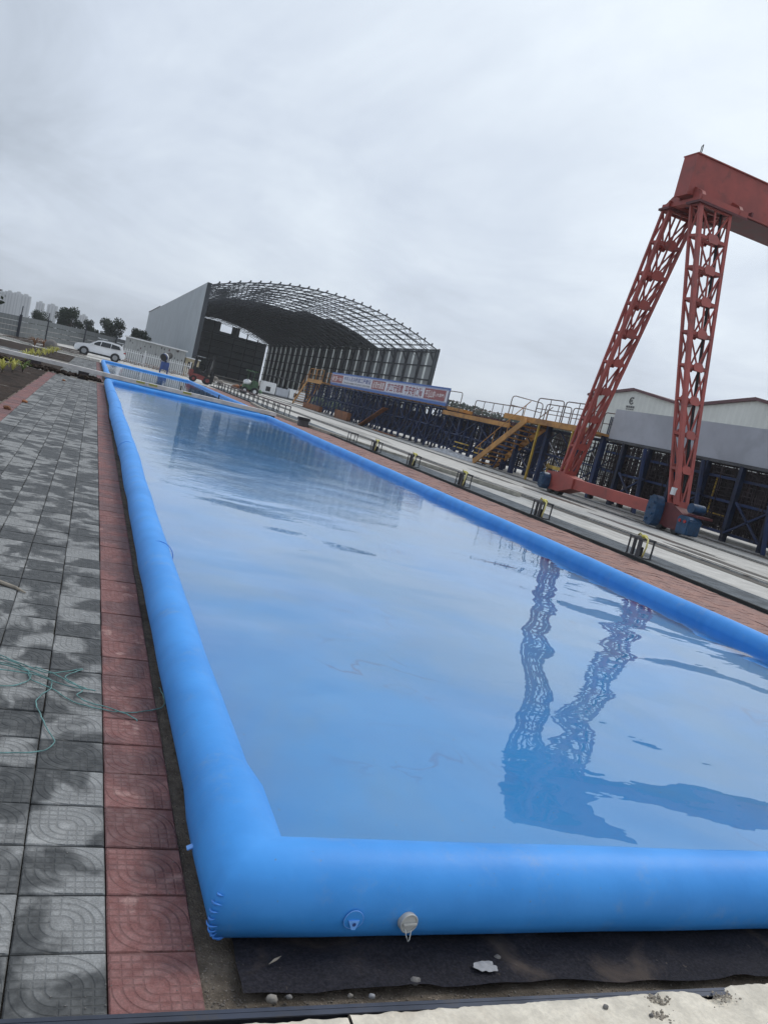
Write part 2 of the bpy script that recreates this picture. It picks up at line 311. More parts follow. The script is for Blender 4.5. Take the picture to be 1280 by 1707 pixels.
MT['gravel'] = mat('brown_gravel', (0.15, 0.13, 0.11), 0.9, var=0.5, scale=60)
MT['spill'] = mat('mortar_spill', (0.30, 0.30, 0.31), 0.85, var=0.2, scale=40, bump=0.003, bscale=120)
MT['wood'] = mat('old_wood', (0.26, 0.225, 0.18), 0.8, var=0.3, scale=12)
MT['valve'] = mat('grey_valve_plastic', (0.42, 0.42, 0.40), 0.5, var=0.1)
MT['cord'] = mat('white_cord', (0.68, 0.68, 0.66), 0.6, var=0.05)
MT['red_machine'] = mat('red_machine_paint', (0.22, 0.045, 0.04), 0.5, var=0.3)
MT['green_machine'] = mat('green_machine_paint', (0.05, 0.11, 0.05), 0.5, var=0.25)
MT['olive'] = mat('green_tarp', (0.075, 0.11, 0.045), 0.8, var=0.3, bump=0.02, bscale=4)
MT['tarp'] = mat('grey_tarp', (0.40, 0.41, 0.43), 0.6, var=0.35, scale=5)
MT['blue_box'] = mat('blue_machine_paint', (0.03, 0.07, 0.24), 0.5, var=0.2)
MT['plank'] = mat('pale_beam', (0.66, 0.63, 0.60), 0.75, var=0.12, dirt=(0.48, 0.45, 0.42))
MT['grating'] = mat('grating_steel', (0.20, 0.22, 0.235), 0.5, metal=0.15, var=0.35, scale=3)
MT['channel'] = mat('drain_channel', (0.018, 0.022, 0.022), 0.8, var=0.2)
MT['channel_beam'] = mat('flat_hose_canvas', (0.33, 0.31, 0.26), 0.8, var=0.25)

# ------------------------------------------------------------------ mesh helpers
def origin_of(o):
    while o is not None and o.parent is not None: o = o.parent
    return Vector(o.location) if o is not None else Vector((0, 0, 0))
def tag(o, label=None, cat=None, group=None, kind=None):
    if label: o['label'] = label
    if cat: o['category'] = cat
    if group: o['group'] = group
    if kind: o['kind'] = kind
    return o
def empty(name, loc, label=None, cat=None, group=None, rz=0.0, kind=None):
    o = bpy.data.objects.new(name, None); COL.objects.link(o); o.location = loc; o.rotation_euler = (0, 0, rz)
    o.empty_display_size = 0.2
    return tag(o, label, cat, group, kind)
class MB:
    def __init__(s): s.v = []; s.f = []; s.uv = None
    def add(s, vs, fs):
        b = len(s.v); s.v += [tuple(x) for x in vs]; s.f += [tuple(b+i for i in f) for f in fs]; return s
    def box(s, x0, x1, y0, y1, z0, z1):
        return s.add([(x0,y0,z0),(x1,y0,z0),(x1,y1,z0),(x0,y1,z0),(x0,y0,z1),(x1,y0,z1),(x1,y1,z1),(x0,y1,z1)],
                     [(3,2,1,0),(4,5,6,7),(0,1,5,4),(1,2,6,5),(2,3,7,6),(3,0,4,7)])
    def bar(s, p, q, wd, hg=None, up=(0,0,1), caps=True):
        p, q = Vector(p), Vector(q); d = (q-p)
        if d.length < 1e-6: return s
        d.normalize(); u = Vector(up)
        if abs(d.dot(u)) > 0.98: u = Vector((1, 0, 0)) if abs(d.x) < 0.9 else Vector((0, 1, 0))
        a = d.cross(u).normalized(); b = a.cross(d).normalized(); hg = wd if hg is None else hg
        a *= wd/2; b *= hg/2
        vs = [p-a-b, p+a-b, p+a+b, p-a+b, q-a-b, q+a-b, q+a+b, q-a+b]
        fs = [(0,1,5,4),(1,2,6,5),(2,3,7,6),(3,0,4,7)]
        if caps: fs += [(3,2,1,0),(4,5,6,7)]
        return s.add(vs, fs)
    def tube(s, pts, r, n=8, closed=False, caps=True):
        pts = [Vector(p) for p in pts]; N = len(pts); rings = []
        rr = r if isinstance(r, (list, tuple)) else [r]*N
        prev = None
        for i, p in enumerate(pts):
            d = (pts[min(i+1, N-1)] - pts[max(i-1, 0)]).normalized()
            u = Vector((0, 0, 1)) if abs(d.z) < 0.95 else Vector((1, 0, 0))
            if prev is not None: u = prev
            a = d.cross(u)
            if a.length < 1e-4: a = d.cross(Vector((0.3, 0.9, 0.1)))
            a.normalize(); b = a.cross(d).normalized(); prev = b
            rings.append([p + (a*math.cos(2*math.pi*k/n) + b*math.sin(2*math.pi*k/n))*rr[i] for k in range(n)])
        base = len(s.v)
        for rg in rings: s.v += [tuple(x) for x in rg]
        for i in range(N-1):
            for k in range(n):
                s.f.append((base+i*n+k, base+i*n+(k+1) % n, base+(i+1)*n+(k+1) % n, base+(i+1)*n+k))
        if caps:
            s.f.append(tuple(base+k for k in reversed(range(n)))); s.f.append(tuple(base+(N-1)*n+k for k in range(n)))
        return s
    def cyl(s, p, q, r, n=12, r2=None): return s.tube([p, q], [r, r if r2 is None else r2], n)
    def prism(s, poly, axis, a, b):
        # poly in the other two axes; axis 'X','Y' or 'Z'
        def P(u, v_, w_): return {'X': (w_, u, v_), 'Y': (u, w_, v_), 'Z': (u, v_, w_)}[axis]
        n = len(poly); vs = [P(*q, a) for q in poly] + [P(*q, b) for q in poly]
        fs = [tuple(range(n)), tuple(range(2*n-1, n-1, -1))] + [(i, i+n, (i+1) % n+n, (i+1) % n) for i in range(n)]
        return s.add(vs, fs)
    def build(s, name, m, parent=None, smooth=False, origin=None, bevel=0.0, kind=None, local=False):
        o0 = Vector((0, 0, 0)) if local else (origin_of(parent) if parent is not None else (Vector(origin) if origin else Vector((0, 0, 0))))
        me = bpy.data.meshes.new(name); me.from_pydata([(x-o0.x, y-o0.y, z-o0.z) for x, y, z in s.v], [], s.f)
        bm = bmesh.new(); bm.from_mesh(me); bmesh.ops.recalc_face_normals(bm, faces=bm.faces)
        if bevel > 0:
            bmesh.ops.bevel(bm, geom=[e_ for e_ in bm.edges if e_.is_manifold and e_.calc_face_angle(0) > 0.5], offset=bevel, segments=2, affect='EDGES', clamp_overlap=True)
        bm.to_mesh(me); bm.free(); me.update()
        me.materials.append(MT[m] if isinstance(m, str) else m)
        if smooth:
            me.polygons.foreach_set('use_smooth', [True]*len(me.polygons))
            if smooth == 'auto': me.set_sharp_from_angle(angle=R(38))
        o = bpy.data.objects.new(name, me); COL.objects.link(o)
        if parent is not None: o.parent = parent
        elif not local: o.location = o0
        if kind: o['kind'] = kind
        return o
def copy_tree(o, parent=None):
    c = o.copy(); COL.objects.link(c); c.parent = parent
    for ch in list(o.children): copy_tree(ch, c)
    return c
def proj(x, y, z):
    d = Vector((x, y, z-CAM_H)); wv = d.dot(FW)
    if wv < 0.05: return (-9999, -9999)
    return (640+FPX*d.dot(IMX)/wv, 853.5+FPX*d.dot(IMY)/wv)
def N3(x, y, z=0.0): return mnoise.noise(Vector((x, y, z)))
def sheet(name, x0, x1, y0, y1, z, m, kind='structure', nx=1, ny=1, amp=0.0, freq=1.0, parent=None, drop=0.0):
    b = MB()
    for j in range(ny+1):
        for i in range(nx+1):
            x = x0+(x1-x0)*i/nx; y = y0+(y1-y0)*j/ny
            b.v.append((x, y, z + (amp*N3(x*freq, y*freq) if amp else 0)))
    b.f = [(j*(nx+1)+i, j*(nx+1)+i+1, (j+1)*(nx+1)+i+1, (j+1)*(nx+1)+i) for j in range(ny) for i in range(nx)]
    o = b.build(name, m, parent, smooth=amp > 0); o['kind'] = kind if parent is None else o.get('kind', kind)
    return o
ORD = ['nearest', 'second', 'third', 'fourth', 'fifth', 'sixth', 'seventh', 'eighth', 'ninth', 'tenth', 'eleventh', 'twelfth', 'thirteenth', 'fourteenth', 'fifteenth', 'sixteenth', 'seventeenth', 'eighteenth', 'nineteenth', 'twentieth']

# ================================================================== GROUND
sheet('ground', -4000, 4000, -300, 6000, -0.06, 'dirt', nx=4, ny=4)
sheet('concrete_yard', 10.39, 66.0, -8.0, 122.0, -0.004, 'yard')
sheet('far_yard', -40, 10.38, 66.6, 122.0, -0.008, 'yard')
# soil under and round the pool
sheet('soil', 0.45, 7.6, 1.70, 34.2, -0.014, 'soil', nx=120, ny=480, amp=0.010, freq=6.0)
sheet('soil', 0.45, 7.6, 36.0, 66.6, -0.035, 'soil')

# ---- left pavement: individual tiles
PV = empty('pavement', (0, 0, 0), kind='structure')
T = 0.2495; Y0 = 2.049
def tile_mesh(name, m, wx=T, wy=T, t=0.05):
    g, bv = 0.0022, 0.004
    hx, hy = wx/2-g, wy/2-g
    vs = [(-hx,-hy,-t),(hx,-hy,-t),(hx,hy,-t),(-hx,hy,-t),(-hx,-hy,-bv),(hx,-hy,-bv),(hx,hy,-bv),(-hx,hy,-bv),
          (-hx+bv,-hy+bv,0),(hx-bv,-hy+bv,0),(hx-bv,hy-bv,0),(-hx+bv,hy-bv,0)]
    fs = [(0,1,5,4),(1,2,6,5),(2,3,7,6),(3,0,4,7),(4,5,9,8),(5,6,10,9),(6,7,11,10),(7,4,8,11),(8,9,10,11)]
    me = bpy.data.meshes.new(name); me.from_pydata(vs, [], fs); uvl = me.uv_layers.new(name='UVMap')
    for lp in me.loops:
        v = vs[lp.vertex_index]; uvl.data[lp.index].uv = (v[0]/wx+0.5, v[1]/wy+0.5)
    me.materials.append(MT[m]); return me, vs, fs
tm_g = tile_mesh('paver', 'tile'); tm_r = tile_mesh('paver', 'tile_red'); tm_l = tile_mesh('paver', 'tile_red', wx=0.29)
XR = 0.335
cols = [(XR+T/2, tm_r, 'r')] + [(XR-T*(k+0.5), tm_g, 'g') for k in range(6)] + [(XR-6*T-0.145, tm_l, 'l')]
cand = []; rest = {'g': [], 'r': [], 'l': []}
for k in range(-1, 130):
    y = Y0 + T*(k+0.5)
    for cx, tm, key in cols:
        if 33.6 < y < 34.4: continue
        p = proj(cx, y, 0)
        inside = -60 < p[0] < 1300 and 0 < p[1] < 1760
        cand.append((y if inside else 999, cx, y, tm, key))
cand.sort(key=lambda a: a[0])
for i, (pri, cx, y, tm, key) in enumerate(cand):
    dz = random.uniform(-0.002, 0.002); rx = random.gauss(0, 0.006); ry = random.gauss(0, 0.006); rz = random.gauss(0, 0.004)
    jx = random.gauss(0, 0.0008)
    if i < 296 and pri < 999:
        o = bpy.data.objects.new('paver', tm[0]); COL.objects.link(o); o.parent = PV
        o.location = (cx+jx, y, dz); o.rotation_euler = (rx, ry, rz)
    else: rest[key].append((cx+jx, y, dz, rx, ry))
def joined_tiles(lst, tm, m, name, parent):
    me0, vs, fs = tm; b = MB(); uvs = []
    for cx, y, dz, rx, ry in lst:
        b.add([(v[0]+cx, v[1]+y, v[2]+dz+v[1]*rx-v[0]*ry) for v in vs], fs)
    me = bpy.data.meshes.new(name); me.from_pydata(b.v, [], b.f); uvl = me.uv_layers.new(name='UVMap')
    src = [tuple(d.uv) for d in me0.uv_layers[0].data]
    uvl.data.foreach_set('uv', [c for uv in src*len(lst) for c in uv])
    me.materials.append(MT[m]); o = bpy.data.objects.new(name, me); COL.objects.link(o); o.parent = parent; o['kind'] = 'stuff'
    return o
joined_tiles(rest['g'], tm_g, 'tile', 'far_pavers', PV)
joined_tiles(rest['r']+[], tm_r, 'tile_red', 'far_red_pavers', PV)
joined_tiles(rest['l'], tm_l, 'tile_red', 'far_border_pavers', PV)
sheet('joint_sand', -1.5, 0.6, 1.78, 34.3, -0.022, 'soil', kind='stuff', parent=PV)
# pavement beyond the beam, beside the second pool
PV2 = empty('pavement', (0, 36, 0), kind='structure')
def grid_tiles(x0, nx, y0, ny):
    return [(x0+T*(i+0.5), y0+T*(j+0.5), random.uniform(-0.003, 0.003), random.gauss(0, 0.008), random.gauss(0, 0.008)) for i in range(nx) for j in range(ny)]
b_off = Vector((0, 36, 0))
for lst, tm, m, nm in ((grid_tiles(-1.165, 6, 35.6, 118), tm_g, 'tile', 'far_pavers'), (grid_tiles(0.335, 1, 35.6, 118), tm_r, 'tile_red', 'far_red_pavers'),
                       (grid_tiles(-4.9, 8, 43.0, 30), tm_g, 'tile', 'path_pavers')):
    o = joined_tiles([(a, b-36, c_, d_, e_) for a, b, c_, d_, e_ in lst], tm, m, nm, PV2)
# right red pavement
PVR = empty('pavement', (0, 0, 0), kind='structure')
tm_f = tile_mesh('paver', 'tile_far')
joined_tiles([(7.36+T*(i+0.5), -2+T*(j+0.5), random.uniform(-0.004, 0.004), random.gauss(0, 0.012), random.gauss(0, 0.012)) for i in range(12) for j in range(290)], tm_f, 'tile_far', 'red_pavers', PVR)

# planting beds
sheet('planting_bed', -9.0, -1.46, 4.0, 34.0, -0.03, 'bed_soil', nx=60, ny=150, amp=0.06, freq=1.8)
sheet('planting_bed', -9.0, -1.20, 51.2, 66.5, -0.025, 'bed_soil', nx=40, ny=60, amp=0.05, freq=1.8)
sheet('planting_bed', -4.0, -1.20, 36.0, 43.0, -0.025, 'bed_soil', nx=30, ny=40, amp=0.05, freq=1.8)
sheet('planting_bed', -40, -0.5, 71.0, 96.0, 0.0, 'bed_soil', nx=40, ny=30, amp=0.09, freq=0.8)

# ================================================================== POOLS
def pool(name, x0, x1, y0, y1, rad, label, seedv, nside=18):
    loc = ((x0+x1)/2, y0, 0)
    root = empty(name, loc, label, 'pool')
    pts = []
    def side(p, q, n):
        for i in range(n): pts.append((p[0]+(q[0]-p[0])*i/n, p[1]+(q[1]-p[1])*i/n, i == 0))
    L = y1-y0; Wd = x1-x0
    ny = int(L/0.22); nx = int(Wd/0.22)
    side((x0, y0), (x1, y0), nx); side((x1, y0), (x1, y1), ny); side((x1, y1), (x0, y1), nx); side((x0, y1), (x0, y0), ny)
    N = len(pts); rings = []
    for i, (x, y, corner) in enumerate(pts):
        pv = pts[i-1]; nx_ = pts[(i+1) % N]
        d0 = Vector((x-pv[0], y-pv[1])).normalized(); d1 = Vector((nx_[0]-x, nx_[1]-y)).normalized()
        d = (d0+d1).normalized(); nrm = Vector((d.y, -d.x))      # outward
        k = 1.0/max(0.6, d.dot(d1))
        ax, ay = x, y
        edge = min(abs(x-x0), abs(x-x1), 99) if (abs(y-y0) < 1e-6 or abs(y-y1) < 1e-6) else min(abs(y-y0), abs(y-y1))
        fade = min(1.0, edge/1.6)
        r = rad(x, y) * (1+0.03*N3(x*0.9+seedv, y*0.9)*fade)
        wob = 0.035*N3(x*0.45+seedv*3, y*0.30, 5.0)*fade + 0.012*N3(x*1.6, y*1.3, seedv)*fade
        rg = []
        corner_squash = 0.985 if corner else 1.0
        for a in range(nside):
            th = 2*math.pi*a/nside
            cx = math.cos(th)*r; cz = math.sin(th)*r
            z = r*0.96 + cz
            if z < 0.012: z = 0.012 - (0.012-z)*0.15
            kk = k*(0.93 if corner and cx > 0 else 1.0)
            rg.append((ax+nrm.x*(cx*kk+wob), ay+nrm.y*(cx*kk+wob), max(z, 0.002)))
        rings.append(rg)
    b = MB()
    for rg in rings: b.v += rg
    for i in range(N):
        j = (i+1) % N
        for a in range(nside): b.f.append((i*nside+a, i*nside+(a+1) % nside, j*nside+(a+1) % nside, j*nside+a))
    tube = b.build('tube', 'pvc', root, smooth=True)
    sheet_ = MB().add([(x0, y0, 0.016), (x1, y0, 0.016), (x1, y1, 0.016), (x0, y1, 0.016)], [(0, 1, 2, 3)])
    sheet_.build('liner', 'liner', root)
    return root, tube
def rad1(x, y):
    if x > 6.5 and y > 3.0: return 0.150
    if x < 2.0 and y > 2.6: return 0.126 + 0.022*min(1, max(0, (y-9)/7.0))
    return 0.143 if y < 4 else 0.140
P1X0, P1X1, P1Y0, P1Y1 = 0.725, 7.15, 2.148, 33.0
pool1, tube1 = pool('inflatable_pool', P1X0, P1X1, P1Y0, P1Y1, rad1, 'large blue inflatable pool with water in the foreground', 1.3)
def rad2(x, y): return 0.14
pool2, tube2 = pool('inflatable_pool', 0.80, 7.45, 37.2, 66.0, rad2, 'second blue inflatable pool beyond the pale beam', 6.1)
for (a, b_, c_, d_), nm in (((P1X0, P1X1, P1Y0, P1Y1), 'big'), ((0.80, 7.45, 37.2, 66.0), 'far')):
    MB().add([(a, c_, 0.142), (b_, c_, 0.142), (b_, d_, 0.142), (a, d_, 0.142)], [(0, 1, 2, 3)]).build('water', 'water' if nm == 'big' else 'water_calm', kind='structure')
# corner seam wrinkles, circumferential weld seams, tie patches, valve
for k in range(9):
    th = R(-52+k*9.5); r = 0.143
    cx = math.cos(th)*r*1.33; z = r*0.96+math.sin(th)*r
    p = Vector((P1X0-cx*0.707, P1Y0-cx*0.707, z)); nn = Vector((-0.707*math.cos(th), -0.707*math.cos(th), math.sin(th)))
    tdir = Vector((0.707, -0.707, 0.0)); ln = 0.015+0.005*math.sin(k*2.1)
    MB().tube([p-tdir*ln-nn*0.011, p-tdir*ln*0.5-nn*0.002, p+nn*0.002, p+tdir*ln*0.5-nn*0.002, p+tdir*ln-nn*0.011], [0.001, 0.0030, 0.0040, 0.0030, 0.001], 6).build('seam_pucker', 'pvc_seam', pool1, smooth=True)
def ring_seam(x, y, r, along, parent, wdt=0.012):
    pts = []
    for a in range(0, 25):
        th = math.pi*2*a/24
        pts.append((x+math.cos(th)*r*1.004, y, max(0.004, r*0.96+math.sin(th)*r*1.004)) if along == 'Y' else (x, y+math.cos(th)*r*1.004, max(0.004, r*0.96+math.sin(th)*r*1.004)))
    MB().tube(pts, 0.0035, 5, caps=False).build('weld_seam', 'pvc_seam', parent, smooth=True)
# tie patch with a triangular loop on the front tube
fy, fz = P1Y0-0.143, 0.137
def on_front(x, th): return Vector((x, P1Y0-math.cos(th)*0.1445, 0.137+math.sin(th)*0.1445)), Vector((0, -math.cos(th), math.sin(th)))
def front_disc(xc, thc, rd, lift, n=28):
    pts = []
    for a in range(n):
        an = 2*math.pi*a/n; p, nn = on_front(xc+math.cos(an)*rd, thc+math.sin(an)*rd/0.1445); pts.append(p+nn*lift)
    pc, nn = on_front(xc, thc); return pts, pc+nn*lift
pts, pc = front_disc(1.026, R(-4), 0.031, 0.0016)
b = MB(); b.v = [tuple(p) for p in pts]+[tuple(pc)]; b.f = [(i, (i+1) % 28, 28) for i in range(28)]
tp = b.build('tie_patch', 'pvc', pool1, smooth=True)
MB().tube(pts+[pts[0]], 0.0014, 5, caps=False).build('patch_rim', 'pvc_pale', tp, smooth=True)
o1, n1_ = on_front(1.026, R(-6)); 
tri = [o1+Vector((-0.017, 0, 0.006))+n1_*0.006, o1+Vector((0.018, 0, 0.007))+n1_*0.006, o1+Vector((0.008, 0, -0.020))+n1_*0.010, o1+Vector((-0.004, 0, -0.020))+n1_*0.010]
hole = [o1+Vector((0.0015+0.006*math.cos(a*math.pi/4), 0, -0.003+0.006*math.sin(a*math.pi/4)))+n1_*0.007 for a in range(8)]
b = MB(); b.v = [tuple(p) for p in tri]+[tuple(p-n1_*0.004) for p in tri]; b.f = [(0, 1, 2, 3), (7, 6, 5, 4), (0, 4, 5, 1), (1, 5, 6, 2), (2, 6, 7, 3), (3, 7, 4, 0)]
b.build('tie_loop', 'pvc_pale', tp)
b = MB(); b.v = [tuple(p+n1_*0.003) for p in hole]; b.f = [tuple(range(8))]; b.build('loop_eyelet', 'blue_box', tp)
# valve
vc, vn = on_front(1.209, R(-7)); vn = (vn+Vector((0.12, 0, 0.18))).normalized()
vb = MB().cyl(vc-vn*0.008, vc+vn*0.010, 0.031, 28).build('valve', 'valve', pool1, smooth='auto', bevel=0.0)
ux = vn.cross(Vector((0, 0, 1))).normalized(); uz = ux.cross(vn).normalized()
MB().tube([vc+vn*0.010+(ux*math.cos(a*math.pi/12)+uz*math.sin(a*math.pi/12))*0.0285 for a in range(25)], 0.0034, 6, caps=False).build('valve_rim', 'valve', vb, smooth=True)
MB().bar(vc+vn*0.014-ux*0.024, vc+vn*0.014+ux*0.024, 0.007, 0.012, up=vn).build('valve_grip', 'valve', vb, bevel=0.0015)
MB().tube([vc+vn*0.012-ux*(-0.012)-uz*0.014, vc+vn*0.016-ux*(-0.006)-uz*0.034, vc+vn*0.014-ux*0.008-uz*0.058, vc+vn*0.016-ux*0.010-uz*0.050, vc+vn*0.012-ux*0.012-uz*0.022], 0.0016, 5).build('valve_cord', 'cord', vb, smooth=True)
# side loop on the left tube near the corner
lp = Vector((P1X0-0.126, 2.40, 0.12))
MB().bar(lp+Vector((0.0, -0.012, 0.0)), lp+Vector((-0.030, -0.012, -0.016)), 0.022, 0.004).build('tie_loop', 'pvc_pale', pool1)
for yy in (6.2, 12.5, 18.8, 25.0): ring_seam(P1X0+0.002, yy, rad1(P1X0, yy)*1.0+0.0005, 'Y', pool1)
for yy in (8.0, 14.0, 20.0, 26.0): ring_seam(P1X1, yy, 0.141, 'Y', pool1)

b = MB(); rr_ = random.Random(29)
for i in range(46):
    x = rr_.uniform(0.95, 2.6); y = 2.33+rr_.random()**2*1.6; a = rr_.random()*6.28; q = rr_.uniform(0.003, 0.010)
    b.add([(x, y, 0.1445), (x+q*math.cos(a), y+q*math.sin(a), 0.1455), (x+q*0.7*math.cos(a+1.2), y+q*0.7*math.sin(a+1.2), 0.1450)], [(0, 1, 2)])
b.build('floating_debris', 'wood', kind='stuff')
# geotextile, edging strip, foreground concrete
b = MB(); nx, ny = 130, 14
for j in range(ny+1):
    for i in range(nx+1):
        x = 0.685+(7.4-0.685)*i/nx
        ylo = 1.862+0.010*N3(x*6, 2)+0.012*N3(x*1.5, 9)+(-0.020 if x > 1.7 else 0.0)*min(1, (x-1.7)/0.5)
        y = ylo+(2.30-ylo)*j/ny
        x_ = x + (0.018*N3(y*9, 3) if i == 0 else 0)
        z = 0.002+0.013*N3(x*5, y*9, 3)+0.011*max(0, 1-abs(N3(x*2.3+y*3, y*4, 8))*9)+0.006*abs(N3(x*17, y*14, 8))
        b.v.append((x_, y, max(z, -0.012)+0.008))
b.f = [(j*(nx+1)+i, j*(nx+1)+i+1, (j+1)*(nx+1)+i+1, (j+1)*(nx+1)+i) for j in range(ny) for i in range(nx)]
tag(b.build('geotextile_sheet', 'geo', smooth=True), 'crumpled black fabric sheet under the front of the pool', 'fabric')
b = MB().bar((-1.6, 1.803, 0.004), (3.2, 1.768, 0.004), 0.012, 0.05); b.bar((-1.6, 1.795, 0.026), (3.2, 1.76, 0.026), 0.032, 0.004)
tag(b.build('edging_strip', 'edging', origin=(0, 1.8, 0)), 'dark metal edging strip along the broken concrete', 'edging')

def rough_block(name, x0, x1, yedge, yback, ztop, label, chips, seedv):
    b = MB(); nx = int((x1-x0)/0.012); rows = [0, 0.004, 0.012, 0.028, 0.05, 0.09, 0.16, 0.3, 0.55, 1.0]
    for i in range(nx+1):
        x = x0+(x1-x0)*i/nx
        ye = yedge(x) + 0.006*N3(x*14+seedv, 1)+0.004*N3(x*40, 2)+0.002*N3(x*110, 5)
        for q in rows:
            y = ye+(yback-ye)*q
            z = ztop+0.003*N3(x*7, y*7, seedv)+0.002*N3(x*40, y*40, seedv)+0.0012*N3(x*120, y*120)
            z -= 0.012*math.exp(-q*(ye-yback)/0.004)
            for (cx, cy, cr, cd) in chips:
                dd = math.hypot(x-cx, (y-cy)*1.2)
                if dd < cr: z -= cd*(1-(dd/cr)**2)*(1+0.6*N3(x*60, y*60))
            b.v.append((x, y, z))
        b.v.append((x, ye+0.004, -0.05))
    m = len(rows)+1
    for i in range(nx):
        for k in range(len(rows)-1):
            a = i*m+k; b.f.append((a, a+1, a+m+1, a+m))
        a = i*m; e_ = i*m+len(rows); b.f.append((a, a+m, e_+m, e_))
    return tag(b.build(name, 'cream', smooth='auto', origin=((x0+x1)/2, yback, 0)), label, 'concrete block')
def edge_right(x):
    y = 1.752 + 0.020*min(1, max(0, (x-1.0)/1.0)) + 0.02*min(1, max(0, (x-1.9)/0.6))
    y -= 0.030*math.exp(-((x-2.24)/0.07)**2)
    return y
rough_block('concrete_slab', 0.955, 3.4, edge_right, 0.9, 0.036, 'cream concrete slab with a chipped edge in the lower right corner', [(2.02, 1.742, 0.05, 0.008), (2.27, 1.73, 0.085, 0.018), (1.97, 1.68, 0.04, 0.006)], 3.3)
rough_block('concrete_slab', -1.5, 0.948, lambda x: 1.738+0.01*min(1, max(0, x))-0.020*max(0, -x), 0.9, 0.033, 'cream concrete slab left of the crack at the bottom edge', [(0.78, 1.70, 0.03, 0.005)], 8.8)

# gravel and small stones
def rock(cx, cy, cz, r, seedv, squash=0.7, n=1):
    bm = bmesh.new(); bmesh.ops.create_icosphere(bm, subdivisions=n, radius=r)
    vs = []
    for v in bm.verts:
        k = 1+0.35*N3(v.co.x/r*1.1+seedv, v.co.y/r*1.1, v.co.z/r*1.1)
        vs.append((cx+v.co.x*k, cy+v.co.y*k*0.8, cz+v.co.z*k*squash))
    fs = [tuple(v.index for v in f.verts) for f in bm.faces]; bm.free(); return vs, fs
b = MB()
for i in range(900):
    if i < 620:
        y = 1.85 + random.random()**2.2*9; x = 0.585+random.random()*0.12
        if y < 2.05: x = 0.56+random.random()*0.14
    else: x = 0.60+random.random()*2.0; y = 1.815+random.random()*0.06
    r = random.uniform(0.0012, 0.0042); b.add(*rock(x, y, -0.014+0.010*N3(x*6, y*6)+0.002, r, i*0.7))
b.build('gravel', 'gravel', kind='stuff')
b = MB()
for i in range(420):
    x = random.uniform(-1.1, 0.58); y = 1.85+random.random()**1.8*8
    r = random.uniform(0.0008, 0.0028); b.add(*rock(x, y, 0.001, r, i*1.3, 0.6))
b.build('grit', 'stone', kind='stuff')
for (x, y, r, m, lab) in [(0.765, 1.842, 0.016, 'stone_pale', 'pale stone by the edging strip at the sheet corner'), (1.215, 1.885, 0.017, 'stone', 'grey stone lying on the edge of the black sheet'),
                          (0.815, 1.850, 0.009, 'stone', 'small grey stone between the pale stone and the black sheet'), (0.995, 1.845, 0.008, 'stone_pale', 'small pale chip in the soil below the fabric edge'),
                          (1.06, 1.838, 0.010, 'spill', 'flat pale mortar flake in the soil strip'), (1.55, 1.975, 0.012, 'stone', 'small round stone behind the white spill'),
                          (1.785, 1.716, 0.010, 'stone', 'brown pebble on the cream concrete slab'), (1.93, 1.676, 0.008, 'stone', 'grey pebble beside the brown dirt patch on the slab')]:
    vs, fs = rock(x, y, r*0.45 + (0.036 if y < 1.75 else 0.004), r, x*9, 0.75, 2)
    tag(MB().add(vs, fs).build('stone', m, smooth=True, origin=(x, y, 0)), lab, 'stone', 'loose stones at the pool front')
b = MB(); rr_ = random.Random(17)
for i in range(170):
    cx_, cy_, sg = ((2.02, 1.742, 0.022), (1.965, 1.675, 0.025), (2.28, 1.735, 0.03))[i % 3]
    x = rr_.gauss(cx_, sg); y = rr_.gauss(cy_, sg*0.5)
    if y > 1.765: continue
    b.add(*rock(x, y, 0.034, rr_.uniform(0.002, 0.006), i*1.1, 0.6))
b.build('dirt_crumbs', 'wood', kind='stuff')
# white mortar spill on the sheet
b = MB(); pts = []
for a in range(26):
    an = 2*math.pi*a/26; r = 0.040*(1+0.5*N3(math.cos(an)*2.2, math.sin(an)*2.2, 4.4)); pts.append((1.475+r*math.cos(an)*1.1, 1.915+r*math.sin(an)*0.55, 0.027))
b.v = pts+[(1.475, 1.915, 0.031)]; b.f = [(i, (i+1) % 26, 26) for i in range(26)]
tag(b.build('mortar_spill', 'spill', smooth=True), 'ragged white mortar spill on the black fabric', 'spill')
b = MB().tube([(0.775, 1.955, 0.026), (0.795, 1.966, 0.030), (0.818, 1.985, 0.027)], [0.001, 0.0045, 0.0008], 5)
tag(b.build('dry_leaf', 'wood', smooth=True), 'slim dry leaf lying on the black fabric', 'leaf')

